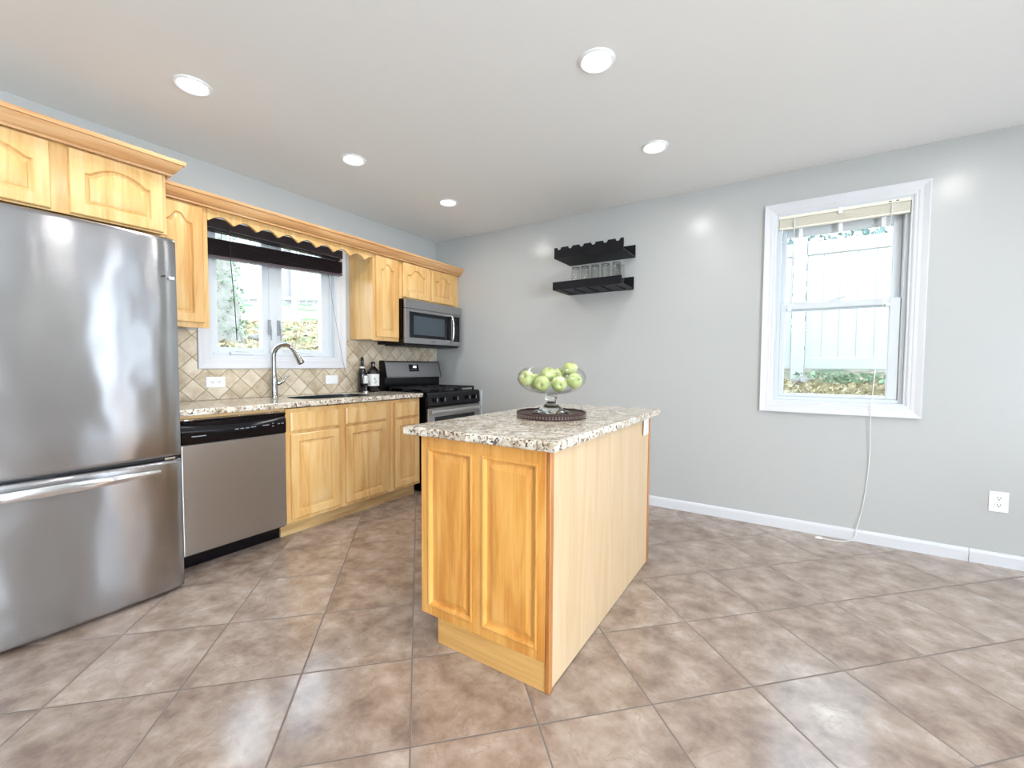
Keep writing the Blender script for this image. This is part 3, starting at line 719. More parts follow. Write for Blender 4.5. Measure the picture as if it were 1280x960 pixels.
# broad flat bowed bar
bm = MB(); rows = []
for k in range(25):
    s = -1+2*k/24; y = -3.19+.352*s; x = .835-.030*s*s; hw = .021*(1-.62*s*s)
    rows.append([bm.verts.new(p) for p in ((x-.010, y, .640-hw), (x, y, .640-hw), (x+.006, y, .640), (x, y, .640+hw), (x-.010, y, .640+hw))])
for a, b in zip(rows, rows[1:]):
    for i in range(5): bm.faces.new((a[i], a[(i+1) % 5], b[(i+1) % 5], b[i]))
bm.faces.new(rows[0]); bm.faces.new(rows[-1])
for y in (-3.51, -2.87): box(bm, .77, .802, y-.012, y+.012, .632, .648, .003)
part('drawer_handle', bm, M['bright'], fz, smooth=35)
bm = MB(); box(bm, .70, .712, -3.63, -2.75, .05, 1.78); box(bm, .712, .76, -3.63, -2.75, .688, .698); part('door_gasket', bm, M['blackm'], t)
bm = MB(); box(bm, .10, .70, -3.62, -2.76, 0.0, .029, .003); part('base_grille', bm, M['blackm'], t)
bm = MB(); box(bm, .701, .75, -2.80, -2.755, .012, .027, .003); part('hinge', bm, M['chrome'], t)
bm = MB(); box(bm, .72, .775, -2.81, -2.765, .687, .699, .002); part('hinge', bm, M['chrome'], t)

# ------------------------------------------------------------------ range
t = thing('gas_range', (.33, -.45, 0), 'stainless and black gas range in the corner below the microwave', 'stove')
bm = MB(); box(bm, .03, .655, -.832, -.068, .10, .905, .003); box(bm, .10, .60, -.80, -.10, 0, .10); part('range_body', bm, M['black'], t)
bm = MB(); box(bm, .10, .66, -.834, -.066, .905, .920, .004); box(bm, .12, .63, -.80, -.10, .920, .924, .001); part('cooktop', bm, M['black'], t)
def grate(yc, w, burner=True):
    bm = MB(); z = .931
    for y in (yc-w/2, yc+w/2): box(bm, .13, .62, y-.007, y+.007, z+.012, z+.028, .003)
    for x in (.13, .62, .375): box(bm, x-.007, x+.007, yc-w/2, yc+w/2, z+.012, z+.028, .003)
    for x in (.25, .50):
        for dy in (-1, 1): box(bm, x-.005, x+.005, yc+dy*w/2*.32, yc+dy*w/2, z+.014, z+.030, .002)
        for dx in (-1, 1): box(bm, x+dx*.035 if dx > 0 else x-.12, x+.12 if dx > 0 else x-.035, yc-.005, yc+.005, z+.014, z+.030, .002)
    for x in (.14, .61):
        for y in (yc-w/2, yc+w/2): box(bm, x-.008, x+.008, y-.008, y+.008, z-.007, z+.014)
    return bm
for yc, w in ((-.685, .225), (-.450, .225), (-.215, .225)): part('burner_grate', grate(yc, w), M['iron'], t)
for (x, y) in ((.25, -.685), (.50, -.685), (.25, -.215), (.50, -.215), (.375, -.450)):
    bm = MB(); lathe(bm, [(0, 0), (.045, 0), (.045, .008), (.032, .010), (.030, .020), (0, .021)], x, y, .9245, 20); part('burner', bm, M['iron'], t, smooth=True)
# backguard
bm = MB(); prism(bm, [(.034, .905), (.100, .905), (.100, 1.06), (.034, 1.06)], 'Y', -.832, -.068); part('backguard', bm, M['black'], t)
bm = MB(); prism(bm, [(.030, 1.06), (.128, 1.045), (.130, 1.058), (.098, 1.198), (.085, 1.212), (.030, 1.212)], 'Y', -.830, -.070); bg_ = part('backguard_console', bm, M['steel_dk'], t, smooth=30)
bm = MB(); bmesh.ops.create_cube(bm, size=1); 
fx = lambda z: .130-(z-1.058)*(.032/.14)
for v in bm.verts:
    z = 1.105 if v.co.z < 0 else 1.178; v.co = Vector((fx(z)+(.0025 if v.co.x > 0 else -.004), -.525 if v.co.y < 0 else -.390, z))
ds = part('display', bm, M['black'], bg_)
for y in (-.8345, -.0695):
    bm = MB(); prism(bm, [(.028, .92), (.104, .92), (.104, 1.045), (.132, 1.043), (.134, 1.059), (.100, 1.201), (.086, 1.215), (.028, 1.215)], 'Y', y, y+.004); part('end_cap', bm, M['black'], t)
bm = MB()
for dy in (0, .016, .032):
    for (a, b, c, d) in ((0, .010, .0, .003), (0, .010, .010, .013), (0, .003, .0, .022), (.008, .011, 0, .022)):
        z = 1.142+c; box(bm, fx(z)+.0005, fx(1.142+c)+.0036, -.468+dy+a, -.468+dy+b, z, 1.142+d)
part('clock_digits', bm, M['clock'], ds)
bm = MB()
for k in range(5): z = 1.122; box(bm, fx(z), fx(z)+.0032, -.505+.019*k, -.495+.019*k, z, z+.006)
part('panel_print', bm, M['grey_txt'], ds)
# control panel sloped
bm = MB(); prism(bm, [(.60, .79), (.664, .79), (.676, .80), (.668, .905), (.655, .919), (.60, .919)], 'Y', -.834, -.066); kp = part('control_panel', bm, M['black'], t, smooth=30)
for y in (-.74, -.635, -.45, -.265, -.16):
    bm = MB(); Mx = Matrix.Translation((.672, y, .852)) @ Matrix.Rotation(math.radians(88), 4, 'Y')
    lathe(bm, [(0, -.003), (.024, -.003), (.024, .006), (.019, .008), (.018, .026), (.0, .027)], 0, 0, 0, 20, Mx)
    kn = part('burner_knob', bm, M['black'], t, smooth=True)
    bm = MB(); box(bm, .694, .7005, y-.0045, y+.0045, .836, .868, .001); part('knob_grip', bm, M['bright'], kn, label='silver grip bar')
bm = MB()
bm2 = MB()
box(bm, .655, .672, -.832, -.068, .30, .775, .004); dr = part('oven_door', bm, M['steel'], t)
bm = MB(); box(bm, .668, .6745, -.745, -.155, .38, .695, .002); part('oven_window', bm, M['dglass'], dr)
bm = MB(); box(bm, .66, .6735, -.826, -.074, .776, .786); part('vent_slots', bm, M['slot'], t)
bm = MB(); prism(bm, [(.688, .728), (.702, .726), (.708, .742), (.702, .758), (.688, .756)], 'Y', -.815, -.085)
for y in (-.79, -.11): box(bm, .668, .690, y-.012, y+.012, .732, .752, .002)
part('door_handle', bm, M['bright'], dr, smooth=35)
bm = MB(); box(bm, .655, .672, -.832, -.068, .105, .292, .004); part('storage_drawer', bm, M['steel'], t)
bm = MB(); box(bm, .03, .66, -.030, -.004, 0.0, .908, .002); tag(part('end_panel_strip', bm, M['vinyl']), 'narrow white panel between the range and the grey wall', 'panel')

# ------------------------------------------------------------------ microwave
t = thing('microwave', (.2, -.435, 1.37), 'stainless over-the-range microwave under the short maple cabinet', 'microwave')
Y0, Y1, Z0, Z1 = -.845, -.040, 1.375, 1.788
bm = MB(); box(bm, .012, .375, Y0+.003, Y1-.003, Z0-.008, Z1, .002); part('microwave_body', bm, M['black'], t)
bm = MB(); box(bm, .376, .398, Y0, Y1, Z1-.085, Z1-.001, .004); part('vent_grille', bm, M['steel_dk'], t)
bm = MB(); box(bm, .376, .400, Y0, Y1, Z0, Z1-.088, .004); part('front_frame', bm, M['steel_dk'], t)
bm = MB(); box(bm, .399, .4035, Y0+.055, Y1-.165, Z0+.055, Z1-.115, .001); dm = part('door', bm, M['black'], t)
bm = MB(); box(bm, .4032, .4045, Y0+.105, Y1-.27, Z0+.085, Z1-.150, .0005); part('door_window', bm, M['mwglass'], dm)
bm = MB(); tube(bm, smooth_path([(.402, Y1-.185, Z0+.035), (.436, Y1-.182, Z0+.06), (.447, Y1-.178, (Z0+Z1)/2-.04), (.436, Y1-.182, Z1-.125), (.402, Y1-.185, Z1-.100)]), .0115, 12); part('door_handle', bm, M['bright'], dm, smooth=True)
bm = MB(); box(bm, .399, .4035, Y1-.145, Y1-.03, Z0+.045, Z1-.105, .001); cp_ = part('control_panel', bm, M['black'], t)
bm = MB()
for i in range(3):
    for j in range(6): box(bm, .403, .4042, Y1-.125+.03*i, Y1-.110+.03*i, Z0+.065+.027*j, Z0+.071+.027*j)
part('keypad_print', bm, plain('dim_print', (70, 76, 90), .5), cp_)
bm = MB(); box(bm, .3995, .4012, -.50, -.44, Z0+.022, Z0+.030); part('name_plate', bm, M['gasket'], t, label='small dark name plate')
bm = MB(); box(bm, .10, .37, Y0+.02, Y1-.02, Z0-.02, Z0-.008, .002); part('bottom_vent', bm, M['blackm'], t)

# ------------------------------------------------------------------ faucet
FB = Vector((.095, -1.895, .9215)); fa = math.radians(28); fd_ = Vector((math.cos(fa), math.sin(fa), 0))
t = thing('kitchen_faucet', tuple(FB), 'brushed nickel gooseneck pull-down faucet in front of the sink window', 'faucet')
def F(r, z): p = FB+fd_*r; return (p.x, p.y, .9215+z)
bm = MB(); lathe(bm, [(0, 0), (.034, 0), (.034, .006), (.029, .012), (.026, .05), (.024, .09), (.027, .13), (.024, .15), (.0185, .17), (0, .17)], FB.x, FB.y, .9215, 24); part('faucet_body', bm, M['chrome'], t, smooth=True)
bm = MB(); pts = [F(0, .16), F(0, .25), F(0, .30)]
for k in range(1, 13):
    a = PI-k*(PI*.86)/12; pts.append(F(.088+.088*math.cos(a), .31+.088*math.sin(a)))
tube(bm, pts, .0175, 14); part('spout', bm, M['chrome'], t, smooth=True)
e = Vector(pts[-1]); dn = (Vector(pts[-1])-Vector(pts[-2])).normalized()
bm = MB(); tube(bm, [e, e+dn*.012, e+dn*.016, e+dn*.06, e+dn*.095, e+dn*.105], [.013, .014, .020, .021, .025, .022], 16); hd = part('spray_head', bm, M['chrome'], t, smooth=True)
bm = MB(); q = e+dn*.055; side = Vector((-fd_.y, fd_.x, 0)); tube(bm, [q+fd_*.0165-dn*.022-Vector((0, 0, 0)), q+fd_*.0175+dn*.018], .006, 8); part('spray_button', bm, M['blackm'], hd, smooth=True)
bm = MB(); tube(bm, [e+dn*.0955, e+dn*.1065], .0165, 14); part('spray_face', bm, M['blackm'], hd)
bm = MB(); hv = Vector((.25, .97, 0)).normalized(); h0 = FB+Vector((0, 0, .10))
tube(bm, smooth_path([h0, h0+hv*.035+Vector((0, 0, .004)), h0+hv*.065+Vector((0, 0, .022)), h0+hv*.085+Vector((0, 0, .052)), h0+hv*.108+Vector((0, 0, .066))], 4), [.016]*5+[.014]*4+[.010]*4+[.007]*4, 12); part('lever_handle', bm, M['chrome'], t, smooth=True)

# ------------------------------------------------------------------ bottles on the counter
def lathe_thing(parent, name, prof, x, y, z, mat, n=32, label=None):
    bm = MB(); lathe(bm, prof, x, y, z, n); return part(name, bm, mat, parent, smooth=True, label=label)
cz = .9215
t = thing('bottle', (.10, -1.09, cz), 'tall dark bottle with black stopper, leftmost on the counter', 'bottle')
lathe_thing(t, 'bottle_body', [(0, 0), (.036, 0), (.038, .006), (.038, .165), (.034, .19), (.020, .225), (.0145, .245), (.0135, .285), (0, .285)], .10, -1.09, cz, M['bottle_g'])
lathe_thing(t, 'stopper', [(0, .284), (.0155, .284), (.0155, .296), (.012, .30), (.012, .316), (.007, .320), (0, .320)], .10, -1.09, cz, M['blackm'])
lathe_thing(t, 'neck_label', [(.0255, .218), (.0185, .2345), (.0180, .2340), (.0250, .2175), (.0255, .218)], .10, -1.09, cz, M['label'], label='white paper neck label')
t = thing('bottle', (.12, -.985, cz), 'wide dark jug bottle with a big white label, beside the range', 'bottle')
lathe_thing(t, 'bottle_body', [(0, 0), (.056, 0), (.060, .008), (.060, .170), (.052, .195), (.030, .222), (.017, .235), (.016, .262), (0, .262)], .12, -.985, cz, M['bottle_g'])
lathe_thing(t, 'cap', [(0, .260), (.019, .260), (.019, .280), (0, .280)], .12, -.985, cz, M['blackm'])
bm = MB(); rr = .0606; cam_dir = math.atan2(-3.668+.985, 3.397-.12)
A = [cam_dir+(-1.1+2.2*k/20) for k in range(21)]
q0 = [bm.verts.new((.12+rr*math.cos(a), -.985+rr*math.sin(a), cz+.055)) for a in A]; q1 = [bm.verts.new((.12+rr*math.cos(a), -.985+rr*math.sin(a), cz+.165)) for a in A]
q2 = [bm.verts.new((.12+(rr-.0004)*math.cos(a), -.985+(rr-.0004)*math.sin(a), cz+.055)) for a in A]; q3 = [bm.verts.new((.12+(rr-.0004)*math.cos(a), -.985+(rr-.0004)*math.sin(a), cz+.165)) for a in A]
for k in range(20):
    bm.faces.new((q0[k], q0[k+1], q1[k+1], q1[k])); bm.faces.new((q2[k], q2[k+1], q3[k+1], q3[k])); bm.faces.new((q0[k], q0[k+1], q2[k+1], q2[k])); bm.faces.new((q1[k], q1[k+1], q3[k+1], q3[k]))
lb = part('paper_label', bm, M['label'], t, smooth=True, label='white paper label')
bm = MB()
def lab_box(bm, a0, a1, z0, z1):
    n = 4
    vs = [[bm.verts.new((.12+r_*math.cos(cam_dir+a0+(a1-a0)*k/n), -.985+r_*math.sin(cam_dir+a0+(a1-a0)*k/n), cz+z)) for k in range(n+1)] for z in (z0, z1) for r_ in (rr+.0005,)]
    for k in range(n): bm.faces.new((vs[0][k], vs[0][k+1], vs[1][k+1], vs[1][k]))
# small figure mark, a swirl and dark text blocks on the label
for (a0, a1, z0, z1) in ((.18, .30, .125, .130), (.14, .20, .118, .126), (.28, .34, .112, .126), (.20, .26, .104, .118), (.30, .42, .096, .101), (.16, .40, .084, .088), (.20, .36, .074, .077), (-.72, -.50, .088, .096), (-.70, -.45, .068, .078), (.44, .50, .090, .104)):
    lab_box(bm, a0, a1, z0, z1)
part('label_print', bm, plain('label_ink', (50, 60, 56), .7), lb)
t = thing('pepper_grinder', (.19, -1.125, cz), 'small grinder with pale top and dark bottom, in front of the bottles', 'grinder')
lathe_thing(t, 'grinder_body', [(0, 0), (.019, 0), (.021, .006), (.019, .03), (.018, .075), (.020, .082), (0, .082)], .19, -1.125, cz, M['bottle_g'])
lathe_thing(t, 'grinder_base', [(0.0192, .0), (.0225, 0), (.0225, .010), (.0200, .014), (.0192, .014)], .19, -1.125, cz, M['bright'])
lathe_thing(t, 'grinder_head', [(0, .082), (.019, .083), (.0205, .090), (.019, .125), (.020, .145), (.014, .152), (0, .152)], .19, -1.125, cz, M['label'], label='pale grinder head')

# ------------------------------------------------------------------ island
t = thing('kitchen_island', (2.4, -1.72, 0), 'freestanding maple kitchen island with amber end panel', 'island')
X0, X1, YA, YB = 2.095, 2.700, -2.335, -1.09
bm = MB(); box(bm, X0+.02, X1-.006, YA+.002, YB, .108, .876, .001, 1); part('cabinet_body', bm, M['maple'], t)
bm = MB(); box(bm, X1-.006, X1+.004, YA+.012, YB-.012, .004, .874); part('side_panel', bm, M['pale'], t, label='pale maple veneer side panel')
for (a, b) in ((YA-.014, YA+.012), (YB-.014, YB+.012)):
    bm = MB(); box(bm, X1-.008, X1+.009, a, b, .002, .876, .002, 1); part('corner_trim', bm, M['maple_edge'], t, label='reddish brown corner trim strip')
# end panel (faces the viewer)
bm = MB()
UV = placeY(YA)
def end_panel(bm):
    # outer slab with two moulded raised panels
    fr = [(X0-.005, 2.128), (2.366, 2.412), (2.660, X1-.009)]
    for a, b in fr: box(bm, a, b, YA-.015, YA+.001, .112, .876, .001, 1)
    for a, b in ((2.128, 2.366), (2.412, 2.660)):
        box(bm, a, b, YA-.015, YA+.001, .112, .150); box(bm, a, b, YA-.015, YA+.001, .826, .876)
        L = []
        for ins, w in ((0, .015), (0, .019), (.006, .021), (.012, .019), (.018, .006), (.026, .006), (.050, .013)):
            L.append([bm.verts.new(UV(p, q, w)) for p, q in ((a+ins, .150+ins), (b-ins, .150+ins), (b-ins, .826-ins), (a+ins, .826-ins))])
        for A, B in zip(L, L[1:]):
            for i in range(4): bm.faces.new((A[i], A[(i+1) % 4], B[(i+1) % 4], B[i]))
        bm.faces.new(L[-1])
end_panel(bm); part('end_panel', bm, M['amber'], t, label='amber maple end panel with two raised fields')
bm = MB(); box(bm, 2.18, X1-.008, YA-.010, YA+.008, 0.001, .108); box(bm, 2.18, 2.198, YA+.008, YB, .001, .108); part('toe_kick', bm, M['toe_x'], t)
for k in range(3):
    a = YA+.02+k*.41; bm = MB(); panel_door(bm, a, a+.385, .125, .70, lambda u, v, w: (X0+.0185-w, u, v), rail=.05); part('door', bm, M['maple'], t, smooth=25)
    bm = MB(); slab_front(bm, a, a+.385, .715, .86, lambda u, v, w: (X0+.0185-w, u, v)); part('drawer', bm, M['maple'], t)
bm = MB(); r0 = dict(x0=2.020, x1=2.742, y0=-2.385, y1=-.985)
e = .007; n_ = 6
def isl_ring(z, ins):
    rad = .012
    return [bm.verts.new(p) for p in ((r0['x0']+ins, r0['y0']+ins, z), (r0['x1']-ins, r0['y0']+ins, z), (r0['x1']-ins, r0['y1']-ins, z), (r0['x0']+ins, r0['y1']-ins, z))]
RR = [isl_ring(z, i) for z, i in ((.8765, e), (.8765+e*.3, e*.3), (.8765+e, 0), (.912-e, 0), (.912-e*.3, e*.3), (.912, e))]
for A, B in zip(RR, RR[1:]):
    for i in range(4): bm.faces.new((A[i], A[(i+1) % 4], B[(i+1) % 4], B[i]))
bm.faces.new(RR[0]); bm.faces.new(RR[-1])
tag(part('island_countertop', bm, M['granite']), 'speckled granite slab on top of the kitchen island', 'countertop')

# ------------------------------------------------------------------ tray, bowl and apples
BX, BY, TZ = 2.388, -1.735, .9125
view = Vector((BX-3.397, BY+3.668, 0)).normalized(); rgt = Vector((view.y, -view.x, 0))
t = thing('woven_tray', (BX, BY, TZ), 'round dark woven rattan tray under the glass bowl', 'tray')
bm = MB(); lathe(bm, [(0, 0), (.166, 0), (.168, .004), (.168, .022), (.160, .024), (.150, .018), (0, .018)], BX, BY, TZ, 48); part('tray_base', bm, M['wicker'], t, smooth=True)
for zz, mt in ((.005, 'rattan_dk'), (.0125, 'rattan_dk'), (.020, 'rattan_dk'), (.0265, 'rattan_dk')):
    bm = MB(); P = [(BX+.171*math.cos(2*PI*i/64), BY+.171*math.sin(2*PI*i/64), TZ+zz+.0012*math.sin(16*2*PI*i/64)) for i in range(65)]
    tube(bm, P, .0045, 8, False); part('rattan_coil', bm, M[mt], t, smooth=True)
bm = MB()
for i in range(72):
    a = 2*PI*i/72; c, s = math.cos(a), math.sin(a)
    for zz in (.009, .0165): tube(bm, [(BX+.1735*math.cos(a-.014), BY+.1735*math.sin(a-.014), TZ+zz), (BX+.1752*c, BY+.1752*s, TZ+zz), (BX+.1735*math.cos(a+.014), BY+.1735*math.sin(a+.014), TZ+zz)], .0014, 5)
part('rattan_stitching', bm, M['rattan_lt'], t)
BZ = TZ+.0185
t = thing('glass_bowl', (BX, BY, BZ), 'footed clear glass bowl of green apples standing on the woven tray', 'bowl')
outer = [(0, .097), (.030, .0975), (.070, .100), (.115, .112), (.150, .134), (.170, .162), (.172, .188), (.160, .212), (.140, .2275)]
inner = [(.137, .2275), (.156, .211), (.168, .188), (.166, .163), (.147, .1375), (.113, .116), (.070, .1045), (.030, .102), (0, .1015)]
def refine(P): return [(p.x, p.z) for p in smooth_path([(a, 0, b) for a, b in P], 4)]
bm = MB(); lathe(bm, refine(outer)+[(.1385, .2295)]+refine(inner), BX, BY, BZ, 64); part('bowl_cup', bm, M['bowl'], t, smooth=60)
bm = MB(); lathe(bm, refine([(0, .004), (.08, .0035), (.098, .0005), (.101, .004), (.085, .012), (.06, .024), (.040, .040), (.026, .056), (.022, .062), (.030, .067), (.033, .075), (.030, .084), (.022, .089), (.026, .094), (.030, .0965), (0, .0965)]), BX, BY, BZ, 48); part('bowl_foot', bm, M['glass'], t, smooth=60)
# apple prototype (origin at its centre)
def apple_root(label):
    a = thing('green_apple', (0, 0, 0), label, 'apple', 'green apples in the glass bowl')
    R = .0395; pr_ = []
    for k in range(0, 19):
        th = PI*k/18; r = R*math.sin(th)*(1+.06*math.cos(th)); z = R*.92*math.cos(th)
        dip = .012*math.exp(-(r/.011)**2)
        z = z-dip if z > 0 else z+dip*.55
        pr_.append((max(r, 0) if 0 < k < 18 else 0, z))
    bm = MB(); lathe(bm, pr_, 0, 0, 0, 24); part('apple_body', bm, M['apple'], a, smooth=180)
    bm = MB(); tube(bm, [(0, 0, .022), (.001, 0, .031), (.004, .001, .038)], [.0016, .0013, .0018], 6); part('stem', bm, M['stem'], a)
    return a
# (right, away, height above the tray plate, rotation, label)
AP = [(-.124, -.008, .176, (1.2, .2, 0), 'green apple farthest left in the glass bowl'),
      (-.084, .064, .160, (1.5, -.5, 1), 'green apple second from the left, half hidden behind its neighbour'),
      (-.046, -.046, .152, (1.9, .1, .35), 'large front green apple just left of the bowl centre'),
      (.037, -.046, .152, (1.8, -.25, .6), 'front green apple just right of the bowl centre'),
      (.113, -.020, .166, (1.4, -.4, 1.2), 'front green apple at the right side of the bowl'),
      (-.015, .014, .196, (.3, .2, 0), 'top green apple above the middle of the pile'),
      (.037, .076, .190, (.5, -.5, 2), 'top green apple behind the gap right of centre'),
      (.094, .038, .224, (.2, .1, 1), 'highest green apple, standing up above the right rim'),
      ]
proto = None
for (r, a, z, rot, lab) in AP:
    p = Vector((BX, BY, BZ))+rgt*r+view*a+Vector((0, 0, z))
    if proto is None: proto = apple_root(lab); proto.location = p; proto.rotation_euler = rot
    else: dup(proto, p, lab, rot)

# ------------------------------------------------------------------ wine racks and tumblers on the back wall
def rack(z0, h, notched, label, slots):
    x0, x1, D = (1.665, 2.272, .31) if notched else (1.658, 2.262, .32)
    t = thing('wall_rack', ((x0+x1)/2, 0, z0), label, 'rack', 'black wall racks')
    bm = MB(); box(bm, x0, x1, -.014, -.0005, z0, z0+h, .001, 1); part('back_board', bm, M['rack'], t)
    bm = MB()
    if not slots: box(bm, x0, x1, -D, -.0145, z0, z0+.012, .001, 1)
    else:
        sl = [x0+.060+.119*k for k in range(5)]; e = x0
        for s in sl+[None]:
            b = x1 if s is None else s
            box(bm, e, b, -D+.006, -.0145, z0, z0+.012)
            if s is not None:
                box(bm, s, s+.022, -.06, -.0145, z0, z0+.012); e = s+.022
    part('shelf_board', bm, M['rack'], t)
    bm = MB()
    if notched:
        hh = h*.86
        prof = [(x0, z0), (x1, z0), (x1, z0+hh)]
        n = 6; W_ = (x1-x0)
        nts = [x0+W_*(.075+.17*k) for k in range(n)][::-1]
        for c in nts:
            if c+.02 > x1-.012: continue
            for k in range(0, 9):
                a = PI*k/8; prof.append((c+.020*math.cos(a), z0+hh-.020*math.sin(a)))
        prof.append((x0, z0+hh))
        prism(bm, prof, 'Y', -D-.012, -D)
    else: prism(bm, [(x0, z0), (x1, z0), (x1, z0+h*.62), (x0, z0+h*.62)], 'Y', -D-.012, -D+.006)
    part('front_board', bm, M['rack'], t)
    return t
rack(2.09, .105, True, 'upper black wall rack with a row of bottle notches', False)
rack(1.822, .108, False, 'lower black wall rack with slots underneath, holding drinking glasses', True)
def tumbler(x, y, z, label):
    t = thing('drinking_glass', (x, y, z), label, 'glass', 'drinking glasses on the lower black rack')
    bm = MB(); lathe(bm, refine([(0, .186), (.022, .186), (.031, .181), (.035, .168), (.0365, .09), (.033, .0)])+[(.031, 0)]+refine([(.0345, .09), (.0328, .162), (.028, .172), (0, .173)]), x, y, z, 28)
    part('glass_wall', bm, M['bowl'], t, smooth=60)
    bm = MB(); P = [(x+.030*math.cos(2*PI*i/28), y+.030*math.sin(2*PI*i/28), z+.1825) for i in range(29)]; tube(bm, P, .0042, 6, False); part('glass_base', bm, M['glass'], t, smooth=True)
    return t
t0 = None
zs = 1.8345
for k, (x, y, lab) in enumerate(((1.812, -.20, 'upturned clear drinking glass at the left end of the rack'), (1.900, -.20, 'upturned clear glass second from the left on the rack'), (1.991, -.20, 'upturned clear glass in the middle of the front row'), (2.083, -.20, 'upturned clear glass fourth from the left in the front row'), (2.180, -.20, 'upturned clear drinking glass at the right end of the rack'), (2.175, -.105, 'clear drinking glass tucked behind the rightmost glass'))):
    if t0 is None: t0 = tumbler(x, y, zs, lab)
    else: dup(t0, (x, y, zs), lab)

# ------------------------------------------------------------------ blinds
t = thing('window_blind', (.05, -1.78, 1.93), 'raised dark espresso venetian blind hanging over the sink window', 'blind')
ya, yb = -2.33, -1.275
def sagslat(bm, x0, x1, zl, zr, th=.004, cr=.003):
    for k in range(1):
        r = []
        for (y, z) in ((ya, zl), (yb, zr)):
            r.append([bm.verts.new(p) for p in ((x0, y, z-cr), ((x0+x1)/2, y, z), (x1, y, z-cr), (x1, y, z-cr+th), ((x0+x1)/2, y, z+th), (x0, y, z-cr+th))])
        for i in range(6): bm.faces.new((r[0][i], r[0][(i+1) % 6], r[1][(i+1) % 6], r[1][i]))
        bm.faces.new(r[0]); bm.faces.new(r[1])
bm = MB(); box(bm, .024, .080, ya, yb, 2.104, 2.165, .002); part('headrail', bm, M['dkblind'], t)
bm = MB(); box(bm, .081, .089, ya, yb, 2.098, 2.162, .002); part('headrail_valance', bm, M['dkblind'], t)
bm = MB(); box(bm, .080, .092, ya, yb, 2.093, 2.0975, .001); part('valance_lip', bm, M['dkblind2'], t)
bm = MB(); sagslat(bm, .03, .08, 2.094, 2.094); sagslat(bm, .03, .08, 2.082, 2.084); part('top_slat', bm, M['dkblind'], t)
bm = MB(); ns = 22
for k in range(ns):
    f = k/(ns-1); zl = 2.022-.108*f; zr = 2.068-.098*f; o_ = .002*math.sin(k*2.1)
    sagslat(bm, .032+o_, .082+o_, zl, zr)
bmesh.ops.create_cube(bm, size=0.0001, matrix=Matrix.Translation((.05, -1.8, 2.03)))
part('slat_stack', bm, M['dkblind'], t)
bm = MB(); r = []
for (y, z) in ((ya, 1.909), (yb, 1.963)): r.append([bm.verts.new(p) for p in ((.032, y, z-.016), (.084, y, z-.016), (.084, y, z), (.032, y, z))])
for i in range(4): bm.faces.new((r[0][i], r[0][(i+1) % 4], r[1][(i+1) % 4], r[1][i]))
bm.faces.new(r[0]); bm.faces.new(r[1]); part('bottom_rail', bm, M['dkblind2'], t)
bm = MB()
for y in (-2.22, -1.83, -1.40):
    bm = MB(); tube(bm, [(.060, y, 2.12), (.060, y, 1.92)], .0015, 6); part('ladder_cord', bm, M['dcord'], t)
bm = MB(); tube(bm, [(.095, -2.185, 2.12), (.097, -2.180, 1.88), (.095, -2.160, 1.6), (.092, -2.148, 1.34)], .0028, 8); part('tilt_wand', bm, M['dcord'], t, smooth=True)
bm = MB(); tube(bm, smooth_path([(.088, -1.42, 1.96), (.082, -1.36, 1.62), (.075, -1.285, 1.26), (.045, -1.225, 1.10), (.042, -1.155, .965), (.060, -1.160, .925)]), .0016, 6); part('lift_cord', bm, M['bcord'], t, smooth=True)
# cream blind of the back window
t = thing('window_blind', (3.656, .03, 2.16), 'raised cream mini blind at the top of the double-hung window', 'blind')
xa, xb = W2[0]+.013, W2[1]-.013
bm = MB(); box(bm, xa, xb, -.004, .030, 2.222, 2.242, .002); part('headrail', bm, M['cream'], t)
bm = MB()
for k in range(14):
    z = 2.166+k*.0039; box(bm, xa+.002, xb-.002, .0+.0015*(k % 3), .027+.0015*(k % 3), z, z+.0022)
part('slat_stack', bm, M['cream'], t)
bm = MB(); box(bm, xa+.002, xb-.002, .0, .028, 2.150, 2.164, .003); part('bottom_rail', bm, M['cream'], t)
bm = MB(); box(bm, 3.64, 3.665, -.010, .0, 2.205, 2.246, .002); part('rail_bracket', bm, M['white'], t)
bm = MB()
for x in (3.90, 3.935): box(bm, x, x+.014, -.0048, -.0035, 2.230, 2.236)
part('rail_markings', bm, M['slot'], t)
for x in (3.435, 3.66, 3.885):
    bm = MB(); box(bm, x-.012, x+.012, .032, .040, 2.085, 2.155, .002); part('ladder_tape', bm, M['white'], t)
bm = MB(); tube(bm, [(3.395, -.008, 2.225), (3.393, -.010, 2.0), (3.385, -.012, 1.60)], .004, 8); part('tilt_wand', bm, M['vinyl'], t, smooth=True)
bm = MB(); cpts = smooth_path([(3.918, -.008, 2.225), (3.905, -.010, 1.9), (3.885, -.012, 1.5), (3.862, -.016, 1.1), (3.852, -.030, .93), (3.850, -.030, .85), (3.855, -.012, .60), (3.842, -.010, .35), (3.815, -.014, .15), (3.80, -.024, .085), (3.795, -.028, .03), (3.77, -.04, .008), (3.70, -.085, .005), (3.64, -.095, .005), (3.61, -.10, .006)])
tube(bm, cpts, .0026, 6)
lc = part('lift_cord', bm, M['cord'], t, smooth=True)
bm = MB(); tube(bm, [(3.615, -.10, .008), (3.60, -.103, .010), (3.575, -.112, .010)], [.004, .009, .007], 10); part('cord_tassel', bm, M['white'], lc, smooth=True)

